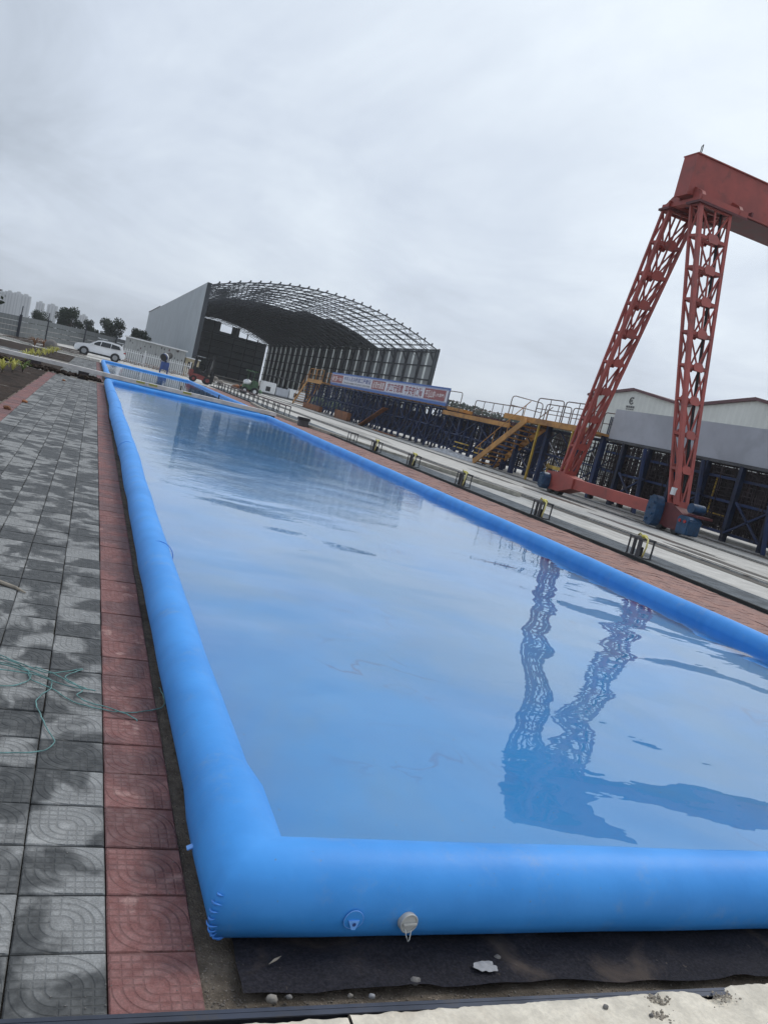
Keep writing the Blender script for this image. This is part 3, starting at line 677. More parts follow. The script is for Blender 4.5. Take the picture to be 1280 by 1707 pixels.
# string and strap on the pavement
def wig(pts, n=10, amp=0.006, z=0.004, seedv=0):
    out = []
    for i in range(len(pts)-1):
        for k in range(n):
            f = k/n; p0 = pts[max(i-1, 0)]; p1 = pts[i]; p2 = pts[i+1]; p3 = pts[min(i+2, len(pts)-1)]
            def cr(a, b2, c2, d2): return 0.5*((2*b2)+(-a+c2)*f+(2*a-5*b2+4*c2-d2)*f*f+(-a+3*b2-3*c2+d2)*f**3)
            x = cr(p0[0], p1[0], p2[0], p3[0]); y = cr(p0[1], p1[1], p2[1], p3[1])
            out.append((x+amp*N3(x*20, y*20, seedv), y+amp*N3(x*20, y*20, seedv+7), z+0.004*abs(N3(x*8, y*8, seedv))))
    out.append((*pts[-1][:2], z)); return out
sr = empty('string', (0.1, 3.8, 0), 'tangled green string lying across the grey and red pavers', 'string')
for i, pl in enumerate([[(-0.6, 4.3), (-0.14, 4.10), (-0.02, 4.0), (0.01, 3.88), (0.10, 3.80), (0.22, 3.66), (0.42, 3.60), (0.60, 3.68), (0.625, 3.80), (0.612, 3.93)],
                        [(-0.5, 4.0), (-0.12, 4.04), (0.0, 3.94), (-0.02, 3.82), (-0.14, 3.76), (-0.5, 3.78)],
                        [(-0.5, 4.16), (-0.1, 4.0), (0.08, 3.90), (0.10, 3.78), (0.05, 3.62), (0.09, 3.42), (0.14, 3.26), (0.10, 3.17), (-0.05, 3.13), (-0.4, 3.12)],
                        [(-0.15, 4.12), (0.06, 3.96), (0.14, 3.98), (0.24, 4.05), (0.16, 3.92), (0.24, 3.80), (0.22, 3.72), (0.27, 3.66), (0.42, 3.58), (0.48, 3.50)],
                        [(0.02, 4.0), (0.10, 3.95), (0.18, 3.86), (0.26, 3.80)],
                        [(-0.4, 3.92), (-0.05, 3.92), (0.08, 3.86), (0.18, 3.80), (0.30, 3.78)]]):
    MB().tube(wig(pl, 10, 0.008, 0.005+0.003*i, i*3.1), 0.0029, 5).build('strand', 'rope', sr, smooth=True)
b = MB().tube([(-0.45, 5.44, 0.014), (-0.30, 5.36, 0.014), (-0.18, 5.275, 0.012), (-0.115, 5.215, 0.006)], [0.012, 0.014, 0.012, 0.004], 8)
tag(b.build('wood_sliver', 'wood', smooth=True), 'pale pointed wood sliver on the grey pavers at the left edge', 'wood')
for (x, y, s_, lab) in [(-1.12, 18.3, 0.06, 'broken brick piece on the pavement edge by the bed'), (-1.26, 16.2, 0.07, 'dark clod of soil on the left pavement border'), (-0.75, 29.6, 0.06, 'brick fragment lying on the far pavers')]:
    vs, fs = rock(x, y, s_*0.4, s_, x*7, 0.6, 2); tag(MB().add(vs, fs).build('brick_fragment', 'rust', origin=(x, y, 0)), lab, 'brick')

# ================================================================== BEAM BETWEEN THE POOLS, KERBS
bm_ = empty('beam', (0, 34.7, 0), 'long pale beam laid across between the two pools', 'beam')
MB().box(-7.5, 7.75, 34.35, 34.75, 0.27, 0.43).build('plank', 'plank', bm_, bevel=0.01)
for x in (-6.5, -4.2, -2.0, -0.2, 7.5): MB().box(x-0.2, x+0.2, 34.38, 34.72, -0.03, 0.268).build('support_block', 'rebar', bm_)  # dark colour on these blocks stands in for shade under the beam
b = MB()
rr_ = random.Random(91)
for i in range(260):
    x = rr_.uniform(-7.0, 0.45); y = 34.2+rr_.gauss(0, 0.25); b.add(*rock(x, y, 0.05+0.08*rr_.random(), rr_.uniform(0.04, 0.12), i*0.9, 0.7))
b.build('rubble', 'bed_soil', kind='stuff')
for x, c_ in ((1.8, 'yellow_leaf'), (2.3, 'yellow_leaf'), (3.7, 'yellow_leaf')): MB().box(x, x+0.35, 34.342, 34.349, 0.34, 0.42).build('paint_mark', c_, bm_)
for x in (3.6, 5.2): MB().cyl((x, 34.5, 0.43), (x, 34.5, 0.62), 0.025, 8).build('peg', 'black', bm_)
WH = ['leftmost', 'second from left', 'third from left', 'fourth from left', 'fifth from left', 'sixth from left', 'seventh from left', 'eighth from left']
def kerb_run(p, q, n, label, group, wd=0.16, hg=0.14):
    p, q = Vector(p), Vector(q)
    for i in range(n):
        a = p+(q-p)*(i/n); c_ = p+(q-p)*((i+1)/n-0.03/n*2)
        k = MB().bar(a+Vector((0, 0, hg/2)), c_+Vector((0, 0, hg/2)), wd, hg).build('kerb_stone', 'kerb', origin=tuple(a), bevel=0.01)
        tag(k, f'{label}, {WH[i]}', 'kerb', group)
kerb_run((-3.3, 69.0, 0), (0.6, 67.0, 0), 6, 'pale kerb stone in the row before the white car', 'kerb stones before the car')
kerb_run((-7.6, 72.0, 0), (-4.3, 66.8, 0), 5, 'pale kerb stone at the far left by the grey fence', 'kerb stones at the far left')
kerb_run((0.8, 66.75, 0), (9.0, 66.75, 0), 8, 'pale kerb stone along the far end of the second pool', 'kerb stones behind the second pool')
vs, fs = rock(-3.1, 68.2, 0.4, 0.42, 4.2, 1.0, 2)
tag(MB().add(vs, fs).build('boulder', 'stone', smooth=True, origin=(-3.1, 68.2, 0)), 'grey boulder behind the yellow plants', 'boulder')

# ================================================================== RIGHT YARD: DRAIN, RAILS
dr = empty('drain', (10.95, 10, 0), 'long drain channel with steel grating beside the red paving', 'drain')
MB().box(10.40, 11.62, -6, 76, 0.002, 0.008).build('channel', 'channel', dr)
for k in range(15):
    x = 10.50+k*0.078
    MB().bar((x, -6, 0.035), (x, 76, 0.035), 0.026, 0.03).build('grating_bar', 'grating', dr)
b = MB()
for k in range(330): b.bar((10.44, -6+k*0.25, 0.028), (11.6, -6+k*0.25, 0.028), 0.02, 0.02)
b.build('cross_bars', 'grating', dr, kind='stuff')
MB().bar((10.43, -6, 0.02), (10.43, 76, 0.02), 0.05, 0.08).build('edge_angle', 'channel', dr)
MB().bar((11.62, -6, 0.02), (11.62, 76, 0.02), 0.03, 0.06).build('edge_angle', 'grating', dr)
def grime_strip(x0, x1, amp, seedv, z=0.003):
    b = MB(); n = 260
    for i in range(n+1):
        y = -6+i*122/n
        b.v += [(x0+amp*N3(y*0.35, seedv)+0.05*N3(y*2, seedv), y, z), (x1+amp*N3(y*0.35, seedv+5)+0.05*N3(y*2, seedv+9), y, z)]
    b.f = [(2*i, 2*i+1, 2*i+3, 2*i+2) for i in range(n)]
    return b
def rail(name, x, label, wide, seedv, head=0.07):
    r_ = empty(name, (x, 10, 0), label, 'rail')
    MB().bar((x, -6, 0.022), (x, 112, 0.022), head, 0.036).build('rail_head', 'steel', r_)
    grime_strip(x-wide, x-head*0.8, 0.10, seedv).build('grime', 'grime', r_)
    grime_strip(x+head*0.8, x+wide, 0.10, seedv+20).build('grime', 'grime', r_)
rail('rail', 14.25, 'steel rail in a dirty groove midway across the yard', 0.55, 1.0)
rail('rail', 18.8, 'steel rail under the red gantry crane', 0.30, 4.0)
rail('rail', 21.3, 'steel rail running at the foot of the blue formwork', 0.34, 9.0, 0.05)
# wet stains on the slab
def blot(x, y, rx, ry, seedv, z=0.002):
    b = MB(); n = 40; b.v = [(x+rx*math.cos(2*math.pi*a/n)*(1+0.35*N3(math.cos(2*math.pi*a/n)*2+seedv, math.sin(2*math.pi*a/n)*2)), y+ry*math.sin(2*math.pi*a/n)*(1+0.3*N3(math.cos(2*math.pi*a/n)*2, math.sin(2*math.pi*a/n)*2+seedv)), z) for a in range(n)]
    b.f = [tuple(range(n))]; return b
t = NT('wet_stain'); P = t.pos()
MT['wet'] = t.done(t.principled(t.mix(t.smooth(t.noise(P, 3, 5), 0.3, 0.7), (0.06, 0.055, 0.045), (0.14, 0.125, 0.11)), 0.35, 0, None, 0.5))
for i, (x, y, rx, ry, lab) in enumerate([(16.2, 19.5, 0.28, 3.0, 'dark wet stain on the slab before the crane'), (17.3, 26.5, 0.35, 2.6, 'dark wet streak beside the crane base beam'), (15.4, 15.5, 0.25, 2.2, 'long wet stain beside the middle rail'), (16.9, 31.0, 0.3, 2.4, 'wet streak on the slab left of the crane'), (19.7, 23.2, 0.3, 2.0, 'dark patch under the red crane beam')]):
    tag(blot(x, y, rx, ry, i*2.2).build('puddle', 'wet'), lab, 'puddle')

# pump racks on the drain
def rack(y, first, label, yellow=True, group='pump racks on the drain'):
    r_ = empty('pump_rack', (10.5, y, 0.05), label, 'rack', group)
    X0, X1 = 10.44, 10.74; L = 0.36; Z = 0.43
    for x in (X0, X1):
        for yy in (-L/2, L/2): MB().bar((x, y+yy, 0.05), (x, y+yy, Z), 0.026, 0.026).build('post', 'dark_steel', r_)
    for x in (X0, X1): MB().bar((x, y-L/2-0.03, Z), (x, y+L/2+0.03, Z), 0.035, 0.04).build('top_rail', 'dark_steel', r_)
    for yy in (-L/2, L/2): MB().bar((X0, y+yy, Z), (X1, y+yy, Z), 0.03, 0.035).build('cross_rail', 'dark_steel', r_)
    MB().box(X0-0.02, X1+0.02, y-L/2-0.02, y+L/2+0.02, 0.052, 0.075).build('base_plate', 'dark_steel', r_)
    if yellow:
        MB().cyl(((X0+X1)/2, y-0.02, 0.075), ((X0+X1)/2, y-0.02, 0.26), 0.055, 10).build('pump', 'black', r_)
        for yy in (-0.07, 0.08): MB().bar((X0+0.05, y+yy, 0.05), (X0+0.05, y+yy, Z), 0.05, 0.05).build('inner_post', 'dark_steel', r_)
        vs, fs = rock(X0+0.12, y-L/2+0.10, Z+0.045, 0.075, y, 0.6, 2)
        MB().add(vs, fs).build('hose_bundle', 'strap', r_, smooth=True)
        MB().tube([(X0+0.1, y-L/2+0.1, Z+0.05), (X0+0.06, y-L/2-0.08, Z+0.02), (X0+0.02, y-L/2-0.14, Z-0.12), (X0, y-L/2-0.13, Z-0.28), (X0+0.02, y-L/2-0.09, 0.09)], 0.018, 7).build('hose', 'hose', r_, smooth=True)
        MB().tube([(X0+0.1, y-L/2+0.14, Z+0.04), (X0+0.06, y, Z+0.10), (X0+0.12, y+L/2-0.05, Z+0.05), (X0+0.2, y+0.05, Z+0.06)], 0.015, 6).build('hose', 'hose', r_, smooth=True)
ryl = [(12.75, 'nearest'), (16.55, 'second nearest'), (21.0, 'third nearest'), (25.0, 'fourth nearest'), (28.9, 'fifth nearest')]
for y, od in ryl: rack(y, True, f'black pump rack with yellow hose on the drain, {od} one')
rack(32.0, True, 'bare black pump rack on the drain, farthest before the grey box', False)
# barrier frames along the drain further back
for i in range(9):
    y = 46.0+i*3.3
    r_ = empty('barrier_frame', (10.55, y, 0.05), f'low metal barrier frame along the far drain, {ORD[i]} in the row' , 'barrier', 'low barrier frames beside the second pool')
    for yy in (y-1.45, y+1.45):
        for x in (10.46, 10.75): MB().bar((x, yy, 0.04), (x, yy, 0.62), 0.045, 0.045).build('post', 'dark_steel', r_)
    MB().bar((10.46, y-1.5, 0.60), (10.46, y+1.5, 0.60), 0.05, 0.06).build('top_rail', 'pipe', r_)
    MB().bar((10.75, y-1.5, 0.60), (10.75, y+1.5, 0.60), 0.05, 0.06).build('top_rail', 'pipe', r_)
# flat hose and grey box
pl = wig([(10.0, 52.0), (9.6, 46.0), (9.75, 41.0), (10.3, 36.0), (11.2, 31.5), (12.4, 27.0), (13.4, 22.5)], 8, 0.03, 0.05)
b = MB()
for i in range(len(pl)-1): b.bar((pl[i][0], pl[i][1], 0.07), (pl[i+1][0], pl[i+1][1], 0.07), 0.22, 0.12)
tag(b.build('canvas_hose', 'channel_beam', origin=(9.8, 41, 0)), 'flat grey canvas hose winding along the drain', 'hose')
bx_ = empty('junction_box', (9.75, 37.2, 0), 'small dark grey electric box on the red paving', 'box')
MB().box(9.5, 9.95, 37.0, 37.4, 0.0, 0.28).build('body', 'dark_steel', bx_, bevel=0.02); MB().box(9.46, 9.99, 36.96, 37.44, 0.28, 0.42).build('lid', 'black', bx_, bevel=0.02)
b = MB(); n = 40
for i in range(n+1):
    y = 34.5+i*9.0/n; b.v += [(7.6+0.1*N3(y, 1), y, 0.03+0.03*N3(y*2, 3)), (7.6+0.5+0.25*N3(y*0.8, 2), y, 0.05+0.04*N3(y*2, 5)), (8.5+0.6*N3(y*0.5, 6), y, 0.01)]
b.f = [f for i in range(n) for f in ((3*i, 3*i+1, 3*i+4, 3*i+3), (3*i+1, 3*i+2, 3*i+5, 3*i+4))]
tag(b.build('sheeting', 'bed_soil', smooth=True, origin=(8, 34.5, 0)), 'dark crumpled sheeting at the far right corner of the big pool', 'sheeting')

# ================================================================== GANTRY CRANE
CR = empty('gantry_crane', (18.8, 25.0, 0), 'red gantry crane with two lattice legs and a box girder', 'crane')
def lerp(a, b, f): return Vector(a)+(Vector(b)-Vector(a))*f
def leg(base, top, nb):
    # base/top: dict of four corners keyed (ix, iy)
    lg = MB()
    for k in ((0, 0),): pass
    first = None
    main = MB().bar(base[(0, 0)], top[(0, 0)], 0.145, 0.145).build('leg', 'crane', CR)
    for k in ((1, 0), (0, 1), (1, 1)): MB().bar(base[k], top[k], 0.095 if k != (1, 0) else 0.11).build('chord', 'crane', main)
    for i in range(nb+1):
        f = i/nb; f2 = (i+1)/nb
        c0 = {k: lerp(base[k], top[k], f) for k in base}
        if i < nb: c1 = {k: lerp(base[k], top[k], f2) for k in base}
        for iy in (0, 1):
            MB().bar(c0[(0, iy)], c0[(1, iy)], 0.09, 0.12).build('strut', 'crane', main)
        for ix in (0, 1): MB().bar(c0[(ix, 0)], c0[(ix, 1)], 0.09, 0.09).build('strut', 'crane', main)
        if i < nb:
            for iy in (0, 1):
                mid = (c0[(0, iy)]+c0[(1, iy)])/2; wd = (c0[(1, iy)]-c0[(0, iy)]).length
                if i > 0 or True:
                    up = (c1[(0, iy)]+c1[(1, iy)])/2
                    MB().bar(mid, c1[(0, iy)], 0.05, 0.06).build('brace', 'crane', main)
                    MB().bar(mid, c1[(1, iy)], 0.05, 0.06).build('brace', 'crane', main)
                    if i >= nb-4: MB().bar(mid, up, 0.055, 0.055).build('brace', 'crane', main)
                    s_ = 0.165+0.06*f; dirv = (up-mid).normalized(); xd = (c0[(1, iy)]-c0[(0, iy)]).normalized()
                    oy = Vector((0, -0.065 if iy == 0 else 0.065, 0))
                    poly = [mid+oy+xd*s_*a_+dirv*s_*b_ for a_, b_ in ((-0.85, -0.75), (0.85, -0.75), (1.1, -0.3), (1.1, 0.35), (0.7, 0.95), (-0.7, 0.95), (-1.1, 0.35), (-1.1, -0.3))]
                    g = MB(); q = Vector((0, 0.018, 0)); n = len(poly)
                    g.v = [tuple(p-q) for p in poly]+[tuple(p+q) for p in poly]
                    g.f = [tuple(range(n)), tuple(range(2*n-1, n-1, -1))]+[(j, j+n, (j+1) % n+n, (j+1) % n) for j in range(n)]
                    g.build('gusset_plate', 'crane', main)
            for ix in (0, 1):
                a, c_ = ((ix, 0), (ix, 1)) if i % 2 else ((ix, 1), (ix, 0))
                MB().bar(c0[a], c1[c_], 0.045, 0.05).build('brace', 'crane', main)
    return main
ZB, ZT = 0.95, 11.62
legF = leg({(0,0): (18.62,21.32,ZB), (1,0): (19.06,21.32,ZB), (0,1): (18.62,21.66,ZB), (1,1): (19.06,21.66,ZB)},
           {(0,0): (19.05,25.00,ZT), (1,0): (20.45,25.00,ZT), (0,1): (19.00,25.45,ZT), (1,1): (20.45,25.45,ZT)}, 9)
legR = leg({(0,0): (18.62,28.15,ZB), (1,0): (19.08,28.15,ZB), (0,1): (18.62,28.50,ZB), (1,1): (19.08,28.50,ZB)},
           {(0,0): (19.05,26.66,ZT), (1,0): (20.22,26.66,ZT), (0,1): (18.98,27.0,ZT), (1,1): (20.22,27.0,ZT)}, 9)
MB().tube([(19.02, 21.6, 1.4), (19.35, 22.75, 4.6), (19.85, 24.15, 8.4), (20.25, 25.25, 11.6)], 0.05, 6).build('cable_run', 'black', legF)
# girder and saddle
gd = MB().box(18.78, 58, 25.52, 26.22, 11.98, 13.40).build('girder', 'crane', CR)
MB().box(18.72, 18.777, 25.50, 26.24, 11.94, 13.43).build('end_plate', 'crane', gd)
MB().box(18.70, 58, 25.46, 26.28, 13.402, 13.44).build('top_flange', 'crane', gd)
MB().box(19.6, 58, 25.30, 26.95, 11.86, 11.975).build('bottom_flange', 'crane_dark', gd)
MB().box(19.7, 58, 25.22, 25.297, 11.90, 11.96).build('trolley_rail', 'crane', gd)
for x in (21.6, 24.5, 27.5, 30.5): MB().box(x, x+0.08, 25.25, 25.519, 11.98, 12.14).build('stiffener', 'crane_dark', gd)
MB().tube([(18.9, 25.58, 13.44), (18.9, 25.58, 13.75), (18.93, 25.62, 13.80), (18.93, 25.70, 13.75), (18.93, 25.70, 13.44)], 0.016, 6).build('lifting_eye', 'black', gd, smooth=True)
for (y0, y1) in ((24.84, 25.60), (26.52, 27.15)):
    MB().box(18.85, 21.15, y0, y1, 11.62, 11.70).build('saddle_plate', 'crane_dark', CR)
    MB().box(18.85, 21.15, y0+0.06, y0+0.12, 11.70, 11.92).build('saddle_beam', 'crane', CR)
for x in (18.95, 20.75):
    MB().box(x, x+0.28, 24.88, 27.10, 11.702, 11.858).build('cross_beam', 'crane', CR)
    MB().prism([(24.92, 11.86), (25.51, 11.86), (25.51, 12.30), (25.1, 12.10)], 'X', x+0.06, x+0.22).build('bracket', 'crane', CR)
    MB().prism([(26.23, 11.86), (27.02, 11.86), (26.7, 12.1), (26.23, 12.25)], 'X', x+0.06, x+0.22).build('bracket', 'crane', CR)
# base beam and bogies
MB().box(18.60, 19.05, 22.35, 28.55, 0.42, 0.84).build('base_beam', 'crane', CR, bevel=0.01)
MB().prism([(27.3, 0.42), (28.2, 0.16), (29.35, 0.16), (29.35, 0.88), (28.2, 0.96), (27.3, 0.84)], 'X', 18.52, 19.13).build('end_carriage', 'crane', CR)
MB().prism([(20.75, 0.16), (21.35, 0.14), (22.35, 0.30), (22.35, 0.90), (21.4, 0.98), (20.75, 0.72)], 'X', 18.52, 19.13).build('end_carriage', 'crane_dark', CR)
for y in (21.15, 21.95, 28.5, 29.1):
    wh = MB().cyl((18.68, y, 0.20), (18.92, y, 0.20), 0.20, 18).build('wheel', 'dark_steel', CR, smooth='auto')
for y in (24.4, 26.3): MB().box(18.70, 18.9, y-0.07, y+0.07, 0.28, 0.419).build('rail_guard', 'black', CR)
def gearbox(x, y, z0, z1, wy, label=None):
    pts = []; zc = (z0+z1)/2; hz = (z1-z0)/2
    for a in range(14):
        an = 2*math.pi*a/14; pts.append((y+wy/2*math.copysign(abs(math.cos(an))**0.7, math.cos(an)), zc+hz*math.copysign(abs(math.sin(an))**0.8, math.sin(an))))
    g = MB().prism(pts, 'X', x-0.34, x).build('gearbox', 'blue_motor', CR, bevel=0.02)
    for k in range(6):
        z = z0+0.10+k*(z1-z0-0.2)/5
        MB().box(x-0.37, x-0.341, y-wy*0.36, y+wy*0.36, z-0.022, z+0.022).build('cooling_fin', 'blue_motor', g)
    for k in range(4):
        MB().cyl((x-0.40, y+(-0.1 if k % 2 else 0.1), z0+0.2+k*0.2), (x-0.33, y+(-0.1 if k % 2 else 0.1), z0+0.2+k*0.2), 0.045, 8).build('bolt', 'blue_motor', g)
    return g
gearbox(18.50, 21.92, 0.06, 1.12, 0.52); gearbox(18.50, 29.05, 0.10, 0.80, 0.42)
g2 = MB().prism([(20.35, 0.10), (20.86, 0.08), (20.90, 0.62), (20.80, 0.70), (20.42, 0.70), (20.32, 0.6)], 'X', 18.45, 19.0).build('drive_cover', 'blue_motor', CR, bevel=0.03)
for y in (20.5, 20.74): MB().cyl((18.42, y, 0.52), (18.449, y, 0.52), 0.055, 12).build('red_cap', 'lamp_red', g2)
MB().cyl((18.75, 20.75, 0.98), (19.25, 20.75, 0.98), 0.17, 14).build('motor', 'blue_motor', CR, smooth='auto')
MB().box(18.75, 19.35, 20.3, 20.8, 0.72, 0.80).build('motor_base', 'crane_dark', CR)
MB().box(18.45, 18.58, 21.42, 21.56, 1.25, 1.5).build('switch_box', 'white_paint', CR)

# ================================================================== FORMWORK LINE
XF = 22.2
def post(mb, x, y, z0, z1, wd): mb.bar((x, y, z0), (x, y, z1), wd, wd)
def support_frame(y, z1, parent, seedv, wide=0.12, depth=1.6):
    m = MB(); rnd = random.Random(seedv)
    post(m, XF+0.06, y, 0.0, z1, wide); post(m, XF+depth, y+rnd.uniform(-.2, .2), 0.0, z1, wide*0.9)
    for z in (0.35, z1*0.5, z1-0.1): m.bar((XF+0.06, y, z), (XF+depth, y, z), 0.07, 0.08)
    m.bar((XF+0.06, y, 0.35), (XF+depth, y, z1*0.5), 0.06, 0.06); m.bar((XF+depth, y, z1*0.5), (XF+0.06, y, z1-0.1), 0.06, 0.06)
    m.bar((XF-0.55, y+rnd.uniform(-0.15, 0.15), 0.0), (XF+0.06, y, z1*rnd.uniform(0.55, 0.8)), 0.07, 0.07)
    m.box(XF-0.05, XF+0.17, y-0.11, y+0.11, -0.002, 0.04)
    return m.build('support_frame', 'navy', parent)
def long_braces(parent, y0, y1, z1, step, xs, seedv, m='navy'):
    rnd = random.Random(seedv); y = y0
    for x in xs:
        for z in (0.38, z1*0.52, z1-0.12): MB().bar((x, y0, z), (x, y1, z), 0.07, 0.08).build('ledger', m, parent)
    i = 0
    while y < y1-0.2:
        ye = min(y+step, y1)
        for x in xs[:2]:
            a, c_ = ((0.38, z1*0.52) if i % 2 else (z1*0.52, 0.38)); MB().bar((x-0.07, y, a), (x-0.07, ye, c_), 0.05, 0.05).build('brace', m, parent)
            a, c_ = ((z1*0.52, z1-0.1) if i % 2 else (z1-0.1, z1*0.52)); MB().bar((x-0.07, y, a), (x-0.07, ye, c_), 0.05, 0.05).build('brace', m, parent)
        y = ye; i += 1
def rebar_mesh(parent, y0, y1, z0, z1, xs, sv, sh, m, seedv, rr=0.018):
    rnd = random.Random(seedv); b = MB()
    for x in xs:
        y = y0
        while y < y1:
            dx = rnd.gauss(0, 0.06)
            b.bar((x+dx, y+rnd.gauss(0, 0.03), z0+rnd.random()*0.1), (x+dx+rnd.gauss(0, 0.05), y+rnd.gauss(0, 0.04), z1-rnd.random()*0.12), rr*2, rr*2, caps=False); y += sv
        z = z0+0.1
        while z < z1:
            b.bar((x-0.03, y0, z+rnd.gauss(0, 0.02)), (x-0.03, y1, z+rnd.gauss(0, 0.02)), rr*1.8, rr*1.8, caps=False); z += sh
    o = b.build('rebar', m, parent, kind='stuff'); return o
def guardrail(parent, pts, z, h=1.1, name='guardrail', r=0.028, m='pipe'):
    # pts: list of (x,y); rounded end hoops
    for i in range(len(pts)-1):
        p, q = Vector((*pts[i], z)), Vector((*pts[i+1], z)); d = (q-p); L = d.length; d.normalize()
        p, q = p+d*0.08, q-d*0.08
        u = Vector((0, 0, 1))
        path = [p, p+u*(h-0.18), p+u*(h-0.05)+d*0.05, p+u*h+d*0.18, q+u*h-d*0.18, q+u*(h-0.05)-d*0.05, q+u*(h-0.18), q]
        b = MB().tube(path, r, 6); g = b.build(name, m, parent, smooth=True)
        MB().tube([p+u*h*0.52, q+u*h*0.52], r*0.8, 5).build('mid_rail', m, g)
        n = max(1, int(L/1.2))
        for k in range(1, n): MB().tube([lerp(p, q, k/n), lerp(p, q, k/n)+u*h], r*0.8, 5).build('baluster', m, g)
def stairs(parent, x, y0, z0, y1, z1, wd, n, m='orange'):
    # flight rises along +-Y in a plane just in front of the formwork
    for xx in (x, x+wd): MB().bar((xx, y0, z0+0.05), (xx, y1, z1-0.05), 0.07, 0.34).build('stringer', m, parent)
    for k in range(n):
        f = (k+0.6)/n; y = y0+(y1-y0)*f; z = z0+(z1-z0)*f
        MB().box(x+0.03, x+wd-0.03, y-0.13, y+0.13, z-0.035, z+0.035).build('tread', m, parent)
    for xx in (x, x+wd):
        u = Vector((0, 0, 1.0)); a = Vector((xx, y0, z0)); c_ = Vector((xx, y1, z1))
        MB().tube([a+u*0.95, c_+u*0.95], 0.024, 6).build('handrail', m if xx == x else 'pipe', parent)
        for f in (0.08, 0.36, 0.64, 0.92): MB().tube([lerp(a, c_, f), lerp(a, c_, f)+u*0.95], 0.02, 5).build('baluster', m, parent)

# --- A: section under the banner
A = empty('formwork', (XF, 62, 0), 'row of navy steel support frames under the long banner', 'formwork', 'steel formwork sections along the yard')
yA0, yA1 = 49.0, 84.5
k = 0; y = yA0
while y <= yA1: support_frame(y, 2.88, A, 100+k); y += 1.30+0.12*math.sin(k*1.7); k += 1
long_braces(A, yA0, yA1, 2.9, 2.4, [XF, XF+1.6], 5)
rebar_mesh(A, yA0, 72.0, 0.3, 2.7, [XF+0.9, XF+2.0], 0.34, 0.45, 'rebar', 15, 0.016)
MB().box(XF+2.4, XF+2.5, yA0, yA1-8, 0.3, 2.2).build('backing_sheet', 'navy', A)  # plain sheet behind the frames, blocks the view through them
MB().box(XF-0.05, XF+1.9, yA0, 76.5, 2.88, 2.97).build('deck', 'orange', A)
# banner
BN = empty('banner', (XF, 63, 2.9), 'long blue-edged white banner with red Chinese slogans on the formwork', 'banner')
BY0, BY1, BZ0, BZ1 = 49.0, 77.6, 2.93, 4.16
xb = XF-0.14
MB().box(xb, xb+0.06, BY0, BY1, BZ0, BZ1).build('backing', 'banner_blue', BN)
MB().box(xb-0.008, xb-0.002, BY0+0.10, BY1-0.1, BZ0+0.20, BZ1-0.13).build('white_field', 'banner_white', BN)
MB().box(xb-0.016, xb-0.010, BY0+0.1, BY1-0.1, BZ0+0.225, BZ0+0.25).build('stripe', 'banner_blue', BN)
MB().box(xb-0.016, xb-0.010, BY0+0.1, BY1-0.1, BZ1-0.185, BZ1-0.16).build('stripe', 'banner_blue', BN)
zc0, zc1 = BZ0+0.28, BZ1-0.22
MB().box(xb-0.018, xb-0.010, 73.6, 77.3, zc0, zc1).build('red_block', 'banner_red', BN)
MB().box(xb-0.018, xb-0.010, 61.6, 64.9, zc0, zc1).build('red_block', 'banner_red', BN)
MB().box(xb-0.018, xb-0.010, 49.5, 53.2, zc0, zc1).build('red_block', 'banner_red', BN)
def lettering(txt, yl, yr, z0, z1, m, parent, x):
    cu = bpy.data.curves.new('lettering', 'FONT'); cu.body = txt; cu.size = 1.0; cu.resolution_u = 2; cu.offset = 0.018
    to = bpy.data.objects.new('lettering', cu); COL.objects.link(to); bpy.context.view_layer.update()
    me = bpy.data.meshes.new_from_object(to.evaluated_get(bpy.context.evaluated_depsgraph_get()))
    bpy.data.objects.remove(to); bpy.data.curves.remove(cu)
    xs = [v.co.x for v in me.vertices]; ys = [v.co.y for v in me.vertices]
    if not xs: return None
    a, b_, c_, d_ = min(xs), max(xs), min(ys), max(ys); o0 = origin_of(parent)
    for v in me.vertices:
        u = (v.co.x-a)/(b_-a); q = (v.co.y-c_)/(d_-c_)
        v.co = (x-o0.x, yl+(yr-yl)*u-o0.y, z0+(z1-z0)*q-o0.z)
    me.materials.clear(); me.materials.append(MT[m]); o = bpy.data.objects.new('lettering', me); COL.objects.link(o); o.parent = parent
    return o
lettering('施工守规章', 61.1, 57.5, zc0+0.02, zc1-0.02, 'ink_red', BN, xb-0.0125)
lettering('平安有保障', 57.1, 53.6, zc0+0.02, zc1-0.02, 'ink_red', BN, xb-0.0125)
lettering('平顶山站', 53.0, 51.2, zc0+0.10, zc1-0.10, 'ink_white', BN, xb-0.021)
lettering('(大里程)', 51.05, 49.65, zc0+0.22, zc1-0.24, 'ink_white', BN, xb-0.021)
lettering('必须大局顾', 64.7, 61.8, zc0+0.08, zc1-0.08, 'ink_white', BN, xb-0.021)
lettering('确保第一', 77.0, 75.0, zc0+0.10, zc1-0.10, 'ink_white', BN, xb-0.021)
lettering('安全', 74.8, 73.8, zc0+0.2, zc1-0.2, 'ink_white', BN, xb-0.021)
lettering('中华人民共和国工程建设', 73.2, 65.3, zc0+0.30, zc1-0.02, 'ink_blue', BN, xb-0.0125)
lettering('ZHONGHUA RENMIN GONGHEGUO GONGCHENG', 73.2, 65.3, zc0+0.04, zc0+0.20, 'ink_grey', BN, xb-0.0125)
